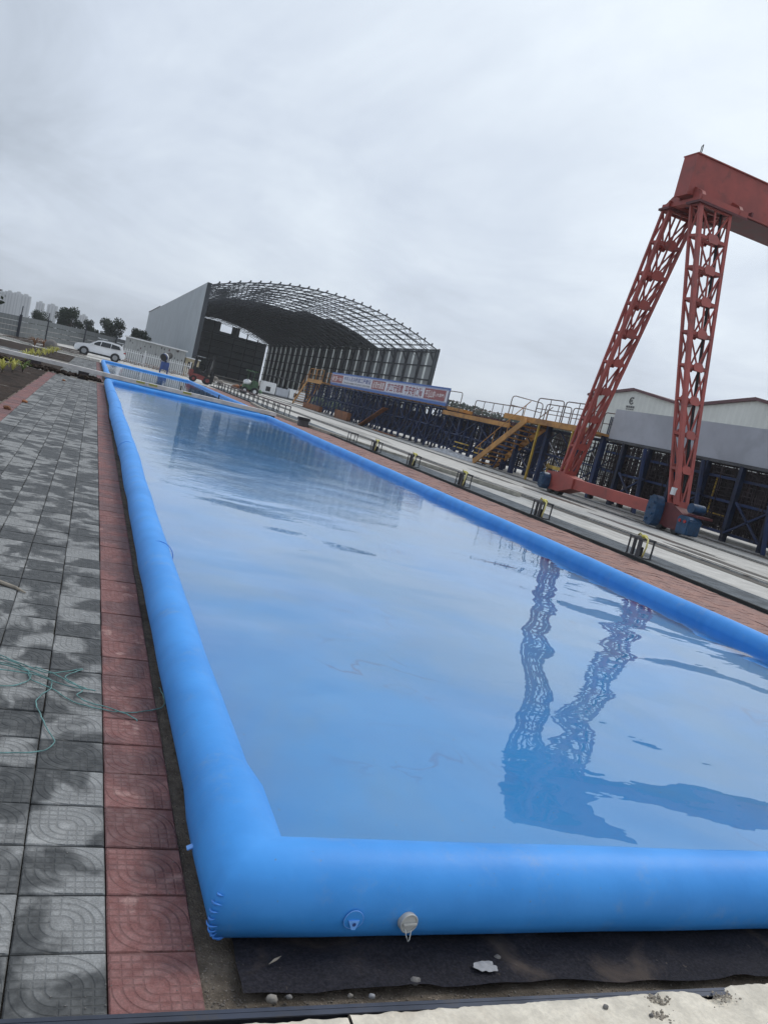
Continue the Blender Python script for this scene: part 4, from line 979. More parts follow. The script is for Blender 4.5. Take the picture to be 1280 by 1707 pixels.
# far platform with stair
F_ = empty('stair_tower', (XF, 81, 0), 'far orange stair and platform at the left end of the banner', 'stair')
MB().box(XF-0.9, XF+1.0, 77.9, 83.6, 2.86, 2.98).build('deck', 'orange', F_)
MB().box(XF-0.93, XF-0.9, 77.9, 83.6, 2.70, 3.08).build('fascia', 'orange', F_)
stairs(F_, XF-0.9, 88.0, 0.0, 83.6, 2.9, 1.5, 11)
for p_ in ((XF-0.8, 78.2), (XF-0.8, 80.9), (XF-0.8, 83.3)): MB().bar((*p_, 0), (*p_, 2.86), 0.10).build('leg', 'navy', F_)
guardrail(F_, [(XF-0.9, 77.9), (XF-0.9, 80.6), (XF-0.9, 83.5)], 2.98, 1.15, m='orange'); guardrail(F_, [(XF+1.0, 77.9), (XF+1.0, 80.6), (XF+1.0, 83.5)], 2.98, 1.15, m='orange')
# --- B: lower walkway section
B_ = empty('formwork', (XF, 44, 0), 'open formwork section with an orange walkway right of the banner', 'formwork', 'steel formwork sections along the yard')
k = 0; y = 40.0
while y < 48.8: support_frame(y, 2.5, B_, 300+k, 0.20 if k % 3 == 0 else 0.12); y += 1.1; k += 1
long_braces(B_, 39.6, 48.9, 2.5, 2.2, [XF, XF+1.6], 8)
MB().box(XF-0.35, XF+0.6, 39.5, 48.8, 2.48, 2.56).build('deck', 'orange', B_)
MB().box(XF-0.38, XF-0.35, 39.5, 48.8, 2.40, 2.66).build('fascia', 'orange', B_)
MB().box(XF-0.1, XF+0.6, 46.4, 48.9, 2.75, 2.95).build('deck', 'orange', B_)
guardrail(B_, [(XF-0.36, 48.6), (XF-0.36, 46.4)], 2.66, 1.3); guardrail(B_, [(XF+0.5, 46.2), (XF+0.5, 39.9)], 2.55, 1.15)
rebar_mesh(B_, 39.6, 49.0, 0.35, 2.9, [XF+0.9, XF+2.2, XF+3.2], 0.22, 0.25, 'rebar', 31)
MB().box(XF+1.4, XF+1.45, 39.6, 48.9, 2.6, 2.85).build('backing_sheet', 'maroon', B_)
for (a, c_) in ((41.0, 43.0), (44.0, 46.0)):
    for z in (0.55, 0.85): MB().bar((XF-0.3, a, z), (XF-0.3, c_, z), 0.06, 0.07).build('yellow_rail', 'yellow_steel', B_)
# --- C: platform and near stair
C_ = empty('stair_tower', (XF, 36, 0), 'near orange stair with a railed platform beside the crane leg', 'stair')
MB().box(XF-1.0, XF+1.4, 31.0, 39.2, 2.95, 3.06).build('deck', 'orange', C_)
MB().box(XF-1.04, XF-1.0, 31.0, 39.2, 2.86, 3.14).build('fascia', 'orange', C_)
stairs(C_, XF-1.25, 41.0, 0.0, 36.4, 2.98, 1.35, 12)
guardrail(C_, [(XF+1.3, 39.1), (XF+1.3, 36.4), (XF+1.3, 33.6), (XF+1.3, 31.1)], 3.06, 1.12); guardrail(C_, [(XF-1.0, 36.2), (XF-1.0, 33.6), (XF-1.0, 31.1)], 3.06, 1.12)
guardrail(C_, [(XF-0.95, 39.1), (XF+1.2, 39.1)], 3.06, 1.1)
for p_ in ((XF-1.0, 35.4), (XF-1.0, 32.3)): MB().bar((*p_, 0), (*p_, 2.9), 0.09).build('leg', 'yellow_steel', C_)
for p_ in ((XF, 38.8), (XF, 36.0), (XF, 33.4), (XF, 31.2), (XF+1.3, 38.8), (XF+1.3, 35), (XF+1.3, 31.2)): MB().bar((*p_, 0), (*p_, 2.95), 0.24, 0.24).build('leg', 'navy', C_)
long_braces(C_, 31.0, 39.2, 2.9, 2.0, [XF+0.1, XF+1.5], 9)
rebar_mesh(C_, 31.0, 39.4, 0.3, 2.8, [XF+1.9, XF+2.9], 0.2, 0.25, 'rebar', 41)
for z in (0.5, 0.95): MB().bar((XF-0.4, 32.6, z), (XF-0.4, 34.7, z), 0.07, 0.16).build('yellow_rail', 'yellow_steel', C_)
for y in (32.7, 34.6): MB().bar((XF-0.4, y, 0.05), (XF-0.4, y, 1.1), 0.07, 0.07).build('yellow_rail', 'yellow_steel', C_)
# bits of cloth on the platform rail
tag(MB().add([(XF+1.24, 34.1, 4.1), (XF+1.22, 33.5, 4.15), (XF+1.18, 33.35, 3.3), (XF+1.25, 34.25, 3.25), (XF+1.2, 33.8, 3.7)], [(0, 1, 4), (1, 2, 4), (2, 3, 4), (3, 0, 4)]).build('plastic_sheet', 'tarp'), 'grey plastic sheet hanging on the platform railing', 'sheet')
tag(MB().add([(XF+1.24, 35.0, 4.1), (XF+1.22, 34.7, 4.15), (XF+1.18, 34.75, 3.6), (XF+1.25, 35.05, 3.55), (XF+1.2, 34.85, 3.85)], [(0, 1, 4), (1, 2, 4), (2, 3, 4), (3, 0, 4)]).build('cloth', 'red_machine'), 'red cloth hanging on the platform railing', 'cloth')
# --- D: right section with the grey panel
D_ = empty('formwork', (XF, 20, 0), 'navy formwork with rebar cage under the grey steel panel on the right', 'formwork', 'steel formwork sections along the yard')
yD0, yD1 = 3.0, 31.0
for k in range(5):
    y0 = yD1-0.1-(k+1)*5.5; pn = MB().box(XF-0.02, XF+0.05, y0, y0+5.48, 2.90, 4.26).build('side_panel', 'panel', D_)
MB().box(XF-0.06, XF+0.5, yD0, yD1, 2.78, 2.895).build('waler', 'dark_steel', D_)
y = 29.6; k = 0
while y > yD0:
    wd = 0.17 if k % 2 == 0 else 0.10
    MB().bar((XF+0.02, y, 0), (XF+0.02, y, 2.8), wd, 0.2, up=(1, 0, 0)).build('column', 'navy_dark', D_)
    if k % 2 == 1: MB().bar((XF-0.4, y-0.6, 0.0), (XF-0.1, y+0.2, 2.75), 0.12, 0.12).build('prop', 'navy', D_)
    if k % 2 == 0: MB().bar((XF-0.05, y, 0.3), (XF-0.05, y-1.9, 1.5), 0.07, 0.07).build('brace', 'navy', D_); MB().bar((XF-0.05, y-0.2, 1.5), (XF-0.05, y-1.7, 0.3), 0.07, 0.07).build('brace', 'navy', D_)
    y -= 1.75; k += 1
for z in (0.3, 1.45, 2.3): MB().bar((XF+0.16, yD0, z), (XF+0.16, yD1, z), 0.08, 0.10).build('ledger', 'navy', D_)
rebar_mesh(D_, yD0, yD1, 0.25, 2.78, [XF+0.22, XF+0.6], 0.10, 0.16, 'rebar', 51, 0.014)
rebar_mesh(D_, yD0, yD1, 0.25, 2.78, [XF+1.0, XF+1.7, XF+2.5], 0.12, 0.2, 'rebar', 52, 0.018)
MB().box(XF+2.9, XF+2.96, yD0, yD1, 0.35, 2.0).build('backing_sheet', 'dark_steel', D_)  # added dark sheet, closes the bright gaps seen through the rebar
MB().box(XF+3.4, XF+3.46, yD0, yD1, 1.3, 2.85).build('backing_sheet', 'maroon', D_)  # upper part of the added backing behind the rebar
for y in (24.0, 17.5):
    for p, q in (((y, 0.9), (y, 2.3)), ((y, 2.3), (y-1.2, 2.3)), ((y-1.2, 2.3), (y-1.2, 0.9)), ((y, 0.9), (y-1.2, 0.9))):
        MB().bar((XF+0.3, p[0], p[1]), (XF+0.3, q[0], q[1]), 0.05, 0.05).build('yellow_rail', 'yellow_steel', D_)
for k in range(5): MB().cyl((XF+0.2, 31.4-k*0.12, 3.06), (XF+0.2, 31.4-k*0.12, 3.9), 0.03, 6).build('jack', 'navy', D_)
# plates, planks and tarp at the foot
for (y0, y1, z1, lab) in ((76.0, 82.5, 0.55, 'long rusty steel plate on edge below the far stair'), (66.6, 70.6, 0.75, 'rusty steel box section under the banner')):
    tag(MB().box(XF-1.1, XF-0.75, y0, y1, 0.0, z1).build('rusty_plate', 'rust', origin=(XF-0.9, (y0+y1)/2, 0), bevel=0.02), lab, 'plate')
tag(MB().bar((XF-1.1, 62.6, 0.03), (XF-0.3, 59.8, 1.9), 0.5, 0.06).build('plank', 'rust', origin=(XF-1, 62.6, 0)), 'rusty plank leaning against the frames under the banner', 'plank')
tag(MB().bar((XF-1.4, 58.2, 0.05), (XF-1.0, 54.6, 0.05), 0.35, 0.06).build('plank', 'rust', origin=(XF-1.2, 56, 0)), 'rusty plank lying flat below the banner', 'plank')
b = MB(); nx, ny = 30, 10
for j in range(ny+1):
    for i in range(nx+1):
        y = 47.6-6.4*i/nx; x = XF-1.4+1.1*j/ny+0.15*N3(y, 3)
        e_ = math.sin(math.pi*i/nx)**0.5*math.sin(math.pi*j/ny)**0.6
        b.v.append((x, y, 0.01+e_*(0.20+0.22*N3(x*3, y*2.2, 2)+0.12*N3(x*7, y*6, 4))))
b.f = [(j*(nx+1)+i, j*(nx+1)+i+1, (j+1)*(nx+1)+i+1, (j+1)*(nx+1)+i) for j in range(ny) for i in range(nx)]
tag(b.build('tarpaulin', 'tarp', origin=(XF-1, 44.5, 0)), 'crumpled grey tarpaulin on the slab left of the near stair', 'tarpaulin')

# ================================================================== HANGAR
HX0, HX1, HY0, HY1, HZ, HR = 12.66, 48.3, 115.0, 246.0, 12.5, 3.6
HC = (HX0+HX1)/2; HW = (HX1-HX0)/2
def arch(x): return HZ+HR*(1-((x-HC)/HW)**2)
HG = empty('hangar', (HC, 180, 0), 'large unfinished arched steel hangar with open lattice roof', 'hangar')
for k in range(11):
    y0 = HY0+k*12; y1 = min(y0+11.97, HY1)
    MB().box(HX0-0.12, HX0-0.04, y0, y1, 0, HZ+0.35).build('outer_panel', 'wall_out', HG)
for k in range(22): MB().bar((HX0+0.2, HY0+0.2+k*6, 0), (HX0+0.2, HY0+0.2+k*6, HZ), 0.42, 0.3).build('column', 'truss', HG)
MB().bar((HX0-0.1, 203, HZ+0.42), (HX0-0.1, HY1, HZ+0.42), 0.3, 0.14).build('gutter', 'truss', HG)
for k in range(22):
    y = HY0+0.3+k*6; y1 = min(y+6, HY1)
    MB().bar((HX1-0.2, y, 0), (HX1-0.2, y, HZ), 0.40, 0.34).build('column', 'truss', HG)
    ym = (y+y1)/2+0.6
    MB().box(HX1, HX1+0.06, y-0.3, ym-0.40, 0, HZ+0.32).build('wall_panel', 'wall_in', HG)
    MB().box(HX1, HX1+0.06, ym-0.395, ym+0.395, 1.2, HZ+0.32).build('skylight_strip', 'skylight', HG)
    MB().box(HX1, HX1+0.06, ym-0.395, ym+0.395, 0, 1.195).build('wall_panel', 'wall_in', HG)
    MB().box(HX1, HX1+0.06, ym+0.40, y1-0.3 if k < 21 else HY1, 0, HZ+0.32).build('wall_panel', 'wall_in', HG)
    MB().bar((HX1-0.2, y, HZ-1.9), (HX1-0.2, y+2.6, HZ-0.1), 0.16, 0.16).build('knee_brace', 'truss', HG)
for z in (1.3, 3.5, 5.7, 7.9, 10.1, 12.3): MB().bar((HX1-0.12, HY0, z), (HX1-0.12, HY1, z), 0.10, 0.22).build('girt', 'truss', HG)
MB().box(HX1-0.42, HX1+0.1, HY0-0.25, HY0+0.2, 0, HZ+0.2).build('corner_column', 'truss', HG)
MB().box(HX0-0.13, HX0+0.45, HY0-0.3, HY0-0.01, 0, HZ+0.35).build('corner_column', 'truss', HG)
# back wall with openings
YB = HY1
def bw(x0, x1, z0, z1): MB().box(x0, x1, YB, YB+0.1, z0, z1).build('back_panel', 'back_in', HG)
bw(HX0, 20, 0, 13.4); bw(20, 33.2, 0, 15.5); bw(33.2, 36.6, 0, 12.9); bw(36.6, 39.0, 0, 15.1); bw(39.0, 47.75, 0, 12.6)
for k in range(1, 7): MB().box(HX0, 47.2, YB-0.03, YB-0.002, k*1.9, k*1.9+0.12).build('sheet_joint', 'truss', HG)
for x in (20, 27, 31.2, 37.8, 41.5, 44.8): MB().bar((x, YB-0.25, 0), (x, YB-0.25, arch(x)-0.6), 0.45, 0.3).build('column', 'truss', HG)
for z in (2, 4, 6, 8, 10, 12): MB().bar((HX0, YB-0.08, z), (47.2, YB-0.08, z), 0.1, 0.22, ).build('girt', 'truss', HG)
# arched lattice trusses every few metres, tied by purlins
nxl = 26; DEP = 0.85
bays = [HY0+0.1+k*4.68 for k in range(29)]
def apt(i, up=0.0): x = HX0+(HX1-HX0)*i/nxl; return Vector((x, 0, arch(x)+up))
for j, y in enumerate(bays):
    m_ = MB(); Y = Vector((0, y, 0))
    for i in range(nxl):
        m_.bar(apt(i)+Y, apt(i+1)+Y, 0.12, 0.15, caps=False)
        m_.bar(apt(i, -DEP if 0 < i else -0.3)+Y, apt(i+1, -DEP if i+1 < nxl else -0.3)+Y, 0.08, 0.10, caps=False)
        p0, p1 = (apt(i), apt(i+1, -DEP)) if i % 2 else (apt(i, -DEP), apt(i+1))
        m_.bar(p0+Y, p1+Y, 0.055, 0.055, caps=False)
        m_.bar(apt(i)+Y, apt(i, -DEP)+Y, 0.04, 0.04, caps=False)
    if j == 0:
        for i in range(nxl+1): m_.bar(apt(i, 0.05)+Y, apt(i, 0.38)+Y+Vector((0.12, 0, 0)), 0.14, 0.2)
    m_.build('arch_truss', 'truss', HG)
lat = MB()
for i in range(nxl+1):
    p = apt(i, 0.14); lat.bar((p.x, HY0, p.z), (p.x, HY1, p.z), 0.07, 0.12, caps=False)
    if i % 3 == 0: q = apt(i, -DEP); lat.bar((q.x, HY0, q.z), (q.x, HY1, q.z), 0.07, 0.07, caps=False)
for j in range(0, 28, 4):
    for i in range(0, nxl, 2):
        lat.bar(apt(i)+Vector((0, bays[j], 0)), apt(i+2)+Vector((0, bays[j+1], 0)), 0.05, 0.05, caps=False); lat.bar(apt(i+2)+Vector((0, bays[j], 0)), apt(i)+Vector((0, bays[j+1], 0)), 0.05, 0.05, caps=False)
lat.build('purlins', 'truss', HG, kind='stuff')
# roof sheeting over the back
for (xa, xb_, ya) in ((HX0, 21, 168), (21, 28, 162), (28, 34.5, 160), (34.5, 38.5, 150), (38.5, 43, 146), (43, HX1, 144)):
    b = MB(); n = 6
    for i in range(n+1):
        x = xa+(xb_-xa)*i/n; b.v += [(x, ya, arch(x)+0.3), (x, HY1, arch(x)+0.3)]
    b.f = [(2*i, 2*i+2, 2*i+3, 2*i+1) for i in range(n)]
    b.build('roof_sheet', 'roof_sheet', HG)
# ================================================================== WHITE HALLS BEHIND
for (yc, half, zp, nm) in ((94.5, 10.6, 12.75, 'cream gabled hall with a round emblem behind the grey panel'), (72.2, 11.2, 12.95, 'cream gabled hall at the right edge behind the crane')):
    h = empty('hall', (70, yc, 0), nm, 'building')
    ze = 11.35
    MB().prism([(yc-half, 0), (yc+half, 0), (yc+half, ze), (yc, zp), (yc-half, ze)], 'X', 70, 120).build('wall', 'hall', h)
    for s_ in (-1, 1):
        MB().prism([(yc, zp+0.02), (yc+s_*half*0.999, ze+0.02), (yc+s_*half*0.999, ze+0.36), (yc, zp+0.38)], 'X', 69.6, 120).build('roof', 'maroon', h)
    if yc > 90:
        ring = [(69.93, yc-0.45*math.cos(a*math.pi/10), 11.35+0.45*math.sin(a*math.pi/10)) for a in range(3, 19)]
        em = MB().tube(ring, 0.09, 6).build('emblem', 'ink_grey', h); vs, fs = rock(69.93, yc, 11.35, 0.17, 2, 1.0, 1); MB().add(vs, fs).build('emblem_dot', 'ink_grey', em)
        for k in range(4):
            MB().box(69.92, 69.98, yc+0.75-k*0.48-0.17, yc+0.75-k*0.48+0.17, 10.35, 10.62).build('emblem_mark', 'ink_grey', em)
            MB().box(69.92, 69.98, yc+0.7-k*0.45-0.16, yc+0.7-k*0.45+0.16, 10.08, 10.2).build('emblem_mark', 'ink_grey', em)

# ================================================================== FAR LEFT: FENCE, CAR, CABINS, MACHINES
FN = empty('site_fence', (-6, 100, 0), 'grey sheet fence with dark posts at the far left', 'fence')
fp = [(-14.5, 76.0, 1.75), (-10.6, 82.5, 1.85), (-7.23, 89.4, 2.10), (-5.6, 106.0, 2.35), (-1.6, 126.0, 2.6), (3.0, 140.0, 2.7), (9.0, 150.0, 2.7)]
for i in range(len(fp)-1):
    (xa, ya, za), (xb_, yb, zb) = fp[i], fp[i+1]
    d = Vector((xb_-xa, yb-ya, 0)).normalized(); n_ = Vector((d.y, -d.x, 0))*0.03
    n4 = 4
    for k in range(n4):
        f0, f1 = k/n4, (k+1)/n4-0.022
        p0 = Vector((xa, ya, 0))+(Vector((xb_, yb, 0))-Vector((xa, ya, 0)))*0; 
        m_ = MB(); q0, q1 = Vector((xa, ya, 0)), Vector((xb_, yb, 0))
        m_.v = [tuple(q0+Vector((0, 0, za*f0))-n_), tuple(q1+Vector((0, 0, zb*f0))-n_), tuple(q1+Vector((0, 0, zb*f1))-n_), tuple(q0+Vector((0, 0, za*f1))-n_),
                tuple(q0+Vector((0, 0, za*f0))+n_), tuple(q1+Vector((0, 0, zb*f0))+n_), tuple(q1+Vector((0, 0, zb*f1))+n_), tuple(q0+Vector((0, 0, za*f1))+n_)]
        m_.f = [(0, 1, 2, 3), (7, 6, 5, 4), (0, 4, 5, 1), (1, 5, 6, 2), (2, 6, 7, 3), (3, 7, 4, 0)]
        m_.build('fence_board', 'fence', FN)
    MB().bar((xa, ya-0.1, 0), (xa, ya-0.1, za+0.12), 0.42, 0.25).build('post', 'navy_post', FN)
    MB().bar((xa, ya-0.1, za+0.12), (xa+0.02, ya-0.1, za+1.0), 0.09, 0.09).build('lamp_pole', 'navy_post', FN)

def make_car():
    c = empty('parked_car', (0.55, 82.4, 0), 'white sport utility car parked before the grey fence', 'car', rz=math.pi)
    # local: x forward, y left, z up ; built around origin; length 4.6
    prof = [(-2.28, 0.42), (-2.30, 0.75), (-2.22, 1.02), (-2.12, 1.12), (-1.90, 1.52), (-1.60, 1.64), (-0.9, 1.70), (-0.1, 1.68), (0.35, 1.58), (1.05, 1.10), (1.5, 1.05), (2.05, 0.95), (2.28, 0.78), (2.34, 0.55), (2.30, 0.36), (1.85, 0.24), (-1.9, 0.26)]
    def at(p, f):  # f=0 side, inset grows with height
        x, z = p; tum = max(0, z-1.0)*0.30
        nose = 0.14*max(0, (abs(x)-1.7)/0.6)**2
        return 0.93-tum-nose
    m_ = MB(); n = len(prof); ys = [-1, -0.9, 0.9, 1]
    for s_ in ys:
        for p in prof:
            yy = at(p, 0)*(1 if abs(s_) == 1 else 1.0)*math.copysign(1, s_); k = 1.0
            cx, cz = 0, 0.9
            if abs(s_) == 1: m_.v.append((cx+(p[0]-cx)*0.985, yy, cz+(p[1]-cz)*0.965))
            else: m_.v.append((p[0], yy*0.90, p[1]))
    for a in range(3):
        for i in range(n): m_.f.append((a*n+i, a*n+(i+1) % n, (a+1)*n+(i+1) % n, (a+1)*n+i))
    m_.f.append(tuple(range(n))); m_.f.append(tuple(reversed(range(3*n, 4*n))))
    body = m_.build('body', 'car', c, smooth='auto', local=True)
    for s_ in (-1, 1):
        def q(x, z): return (x, s_*(at((x, z), 0)+0.006), z)
        for poly in ([(-1.80, 1.18), (-1.62, 1.48), (-0.95, 1.56), (-0.90, 1.14)], [(-0.84, 1.14), (-0.88, 1.565), (-0.05, 1.55), (0.05, 1.12)], [(0.11, 1.12), (0.02, 1.54), (0.30, 1.48), (0.86, 1.12)]):
            g = MB(); g.v = [q(*p) for p in poly]; g.f = [(0, 1, 2, 3)]; g.build('window', 'glass', c, local=True)
        for x in (1.40, -1.42):
            arch_ = MB().cyl((x, s_*0.80, 0.36), (x, s_*0.945, 0.36), 0.43, 24).build('wheel_arch', 'black', c, local=True)
            wh = MB().cyl((x, s_*0.72, 0.36), (x, s_*0.955, 0.36), 0.36, 24).build('wheel', 'black', c, smooth='auto', local=True)
            MB().cyl((x, s_*0.90, 0.36), (x, s_*0.965, 0.36), 0.235, 18).build('rim', 'rim', wh, local=True)
        MB().box(-1.95, 1.95, s_*0.90-0.03, s_*0.90+0.03, 0.24, 0.40).build('side_skirt', 'black', c, local=True)
        MB().box(0.62, 0.78, s_*0.98-0.07, s_*0.98+0.07, 1.08, 1.22).build('mirror', 'car', c, local=True)
        MB().box(1.95, 2.26, s_*0.68-0.12, s_*0.68+0.12, 0.80, 0.90).build('headlight', 'lamp_clear', c, local=True)
        MB().box(-2.30, -2.10, s_*0.72-0.10, s_*0.72+0.12, 0.92, 1.04).build('tail_light', 'lamp_red', c, local=True)
        MB().bar((-1.7, s_*0.62, 1.70), (0.1, s_*0.62, 1.74), 0.04, 0.04).build('roof_rail', 'rim', c, local=True)
    g = MB(); g.v = [(0.42, -0.70, 1.56), (0.42, 0.70, 1.56), (1.02, 0.80, 1.14), (1.02, -0.80, 1.14)]; g.v = [(x+0.02, y, z+0.015) for x, y, z in g.v]; g.f = [(0, 1, 2, 3)]; g.build('windscreen', 'glass', c, local=True)
    g = MB(); g.v = [(-1.94, -0.70, 1.50), (-1.94, 0.70, 1.50), (-2.14, 0.78, 1.16), (-2.14, -0.78, 1.16)]; g.v = [(x-0.02, y, z) for x, y, z in g.v]; g.f = [(0, 1, 2, 3)]; g.build('rear_window', 'glass', c, local=True)
    MB().box(2.22, 2.37, -0.6, 0.6, 0.50, 0.72).build('grille', 'black', c, local=True)
make_car()
# white picket fence
PF = empty('picket_fence', (6, 88, 0), 'white picket fence in front of the white cabins', 'fence')
x = 2.7
while x < 9.6:
    MB().box(x, x+0.07, 88.0, 88.04, 0.15, 1.50).build('picket', 'white_paint', PF); x += 0.21
for z in (0.35, 1.2): MB().box(2.6, 9.7, 88.05, 88.09, z, z+0.07).build('rail', 'white_paint', PF)
for x in (2.6, 4.9, 7.3, 9.6): MB().box(x, x+0.12, 88.0, 88.12, 0.0, 1.75).build('post', 'white_paint', PF)
b = MB()
for i in range(400):
    x = random.uniform(2.6, 9.6); y = random.uniform(87.0, 87.9); z = random.uniform(0.02, 0.45)
    a = random.random()*6.28; s_ = 0.09; b.add([(x, y, z), (x+s_*math.cos(a), y+s_*math.sin(a), z+0.05), (x+s_*math.cos(a+1), y+s_*math.sin(a+1), z+0.09)], [(0, 1, 2)])
b.build('hedge', 'dry_leaf', kind='stuff')
cb = empty('site_cabin', (6.4, 96, 0), 'long weathered white site cabin behind the picket fence', 'cabin')
for k in range(6):
    x0 = 3.1+k*1.09; MB().box(x0, x0+1.075, 95.0, 97.6, 0.0, 2.72-k*0.0).build('wall_panel', 'cabin', cb)
MB().box(2.95, 9.8, 94.8, 97.8, 2.72, 2.86).build('roof', 'white_paint', cb)
rp = random.Random(3)
for k in range(26):
    x0 = 3.2+rp.random()*6.3; z0 = 0.9+rp.random()*1.6
    MB().box(x0, x0+0.06+rp.random()*0.10, 94.985, 94.995, z0, z0+0.10+rp.random()*0.16).build('mark', 'ink_grey' if k % 7 else 'maroon', cb)
ht = empty('hut', (10.6, 96, 0), 'small beige hut at the right end of the cabin', 'hut')
MB().box(9.85, 11.4, 95.6, 98, 0, 2.1).build('wall', 'beige', ht); MB().box(9.8, 11.5, 95.4, 98.2, 2.1, 2.22).build('roof', 'white_paint', ht)
MB().box(10.15, 10.7, 95.58, 95.597, 0.9, 1.7).build('window', 'glass', ht)
# fog cannon
fc = empty('fog_cannon', (6.65, 82.5, 0), 'blue fog cannon with a round dark barrel beside the pool', 'sprayer')
MB().box(6.25, 7.05, 82.2, 82.9, 0.35, 1.12).build('body', 'blue_box', fc, bevel=0.03)
for x in (6.3, 7.0):
    for y in (82.25, 82.85): MB().bar((x, y, 0), (x, y, 0.36), 0.08).build('leg', 'blue_box', fc)
MB().bar((6.65, 82.55, 1.1), (6.65, 82.55, 1.35), 0.2).build('swivel', 'black', fc)
br = MB().cyl((6.35, 82.1, 1.50), (7.0, 83.0, 1.86), 0.36, 20, 0.30).build('barrel', 'black', fc, smooth='auto')
d_ = Vector((0.65, 0.9, 0.36)).normalized(); p_ = Vector((6.35, 82.1, 1.50))
MB().cyl(p_+d_*0.25, p_+d_*0.36, 0.372, 20).build('band', 'white_paint', br); MB().cyl(p_+d_*0.02, p_+d_*0.10, 0.385, 20).build('nozzle_ring', 'blue_box', br)
# forklift
fk = empty('forklift', (10.0, 78.6, 0), 'red and black forklift beside the second pool', 'forklift')
MB().prism([(8.7, 0.35), (9.3, 0.3), (10.4, 0.3), (10.5, 0.62), (9.9, 0.70), (9.5, 0.78), (8.85, 0.80), (8.65, 0.7)], 'Y', 78.0, 79.2).build('body', 'red_machine', fk, bevel=0.04)
MB().prism([(8.9, 0.78), (10.3, 0.68), (10.4, 1.25), (10.1, 1.35), (9.9, 1.0), (9.5, 1.25), (8.9, 1.3)], 'Y', 78.1, 79.1).build('engine_cover', 'black', fk)
MB().box(8.60, 9.0, 78.05, 79.15, 0.5, 1.12).build('counterweight', 'red_machine', fk, bevel=0.06)
MB().box(9.0, 9.5, 78.2, 79.0, 1.25, 1.4).build('seat', 'black', fk); MB().box(8.95, 9.1, 78.2, 79.0, 1.4, 1.95).build('seat_back', 'black', fk)
for (x, r) in ((9.05, 0.30), (10.35, 0.38)):
    for y in (77.95, 79.0):
        wh = MB().cyl((x, y, r), (x, y+0.25, r), r, 18).build('wheel', 'black', fk, smooth='auto'); MB().cyl((x, y-0.01, r), (x, y+0.26, r), r*0.5, 12).build('rim', 'red_machine', wh)
for x in (9.0, 10.25):
    for y in (78.1, 79.1): MB().bar((x, y, 1.1), (x+0.1, y, 2.35), 0.14).build('guard_post', 'black', fk)
MB().box(8.95, 10.5, 78.05, 79.15, 2.35, 2.43).build('overhead_guard', 'black', fk); MB().box(9.1, 9.8, 78.1, 79.1, 2.432, 2.47).build('roof_sheet', 'white_paint', fk)
for y in (78.25, 78.95): MB().bar((10.75, y, 0.1), (10.72, y, 2.85), 0.2, 0.2).build('mast', 'black', fk)
for z in (0.5, 1.5, 2.65): MB().bar((10.74, 78.2, z), (10.74, 79.0, z), 0.12, 0.12).build('mast_beam', 'black', fk)
MB().box(10.84, 10.92, 78.1, 79.1, 0.3, 1.2).build('carriage', 'black', fk)
for y in (78.3, 78.85): MB().box(10.9, 11.9, y, y+0.12, 0.18, 0.24).build('fork', 'dark_steel', fk)
MB().cyl((10.5, 78.6, 0.9), (10.65, 78.6, 2.4), 0.07, 8).build('lift_ram', 'steel', fk)
# green and white field machine
gm = empty('spray_tractor', (14.6, 79.5, 0), 'small green machine with a white tank in the yard', 'machine')
MB().box(14.0, 15.2, 79.0, 80.0, 0.45, 0.95).build('chassis', 'green_machine', gm, bevel=0.05)
vs, fs = rock(14.35, 79.5, 1.15, 0.42, 1.0, 0.8, 2); MB().add(vs, fs).build('tank', 'white_paint', gm, smooth=True)
MB().prism([(14.75, 0.9), (15.35, 0.8), (15.45, 1.25), (15.2, 1.45), (14.8, 1.4)], 'Y', 79.1, 79.9).build('bonnet', 'green_machine', gm, bevel=0.04)
for (x, r) in ((14.15, 0.34), (15.15, 0.40)):
    for y in (78.85, 79.95):
        wh = MB().cyl((x, y, r), (x, y+0.2, r), r, 16).build('wheel', 'black', gm, smooth='auto'); MB().cyl((x, y-0.01, r), (x, y+0.21, r), r*0.45, 10).build('rim', 'white_paint', wh)
for x in (14.3, 14.9): MB().bar((x, 79.4, 0.9), (x, 79.4, 2.25), 0.06).build('canopy_post', 'green_machine', gm)
MB().box(14.1, 15.1, 79.0, 80.0, 2.25, 2.36).build('canopy', 'green_machine', gm)
# generator set
gs = empty('generator_set', (24, 105, 0), 'pale generator set standing in front of the hangar', 'generator')
for (x0, x1, z1, m) in ((20.8, 22.6, 1.7, 'white_paint'), (22.7, 24.4, 1.3, 'panel'), (24.5, 26.6, 1.5, 'white_paint')): MB().box(x0, x1, 104, 105.6, 0.25, z1).build('housing', m, gs, bevel=0.05)
MB().box(20.6, 26.8, 103.9, 105.7, 0.05, 0.249).build('skid', 'dark_steel', gs)
for x in (21.2, 23.4, 25.6): MB().bar((x, 104.8, 1.3), (x, 104.8, 2.6), 0.07).build('frame_post', 'dark_steel', gs)
MB().bar((21.2, 104.8, 2.6), (25.6, 104.8, 2.6), 0.08).build('frame_beam', 'dark_steel', gs)
for x in (21.6, 25.4): MB().box(x-0.3, x+0.3, 103.98, 103.995, 0.5, 1.1).build('vent', 'black', gs)
gt = empty('covered_machine', (31, 108, 0), 'machine under a green cover left of the far stair', 'machine')
b = MB(); nx, ny = 14, 8
for j in range(ny+1):
    for i in range(nx+1):
        u = i/nx; v_ = j/ny; x = 28.4+5.2*u; y = 107+2.4*v_
        b.v.append((x, y, 0.35+1.55*(math.sin(math.pi*min(1, max(0, v_)))**0.4)*(math.sin(math.pi*u)**0.35)*(0.8+0.2*N3(x, y))))
b.f = [(j*(nx+1)+i, j*(nx+1)+i+1, (j+1)*(nx+1)+i+1, (j+1)*(nx+1)+i) for j in range(ny) for i in range(nx)]
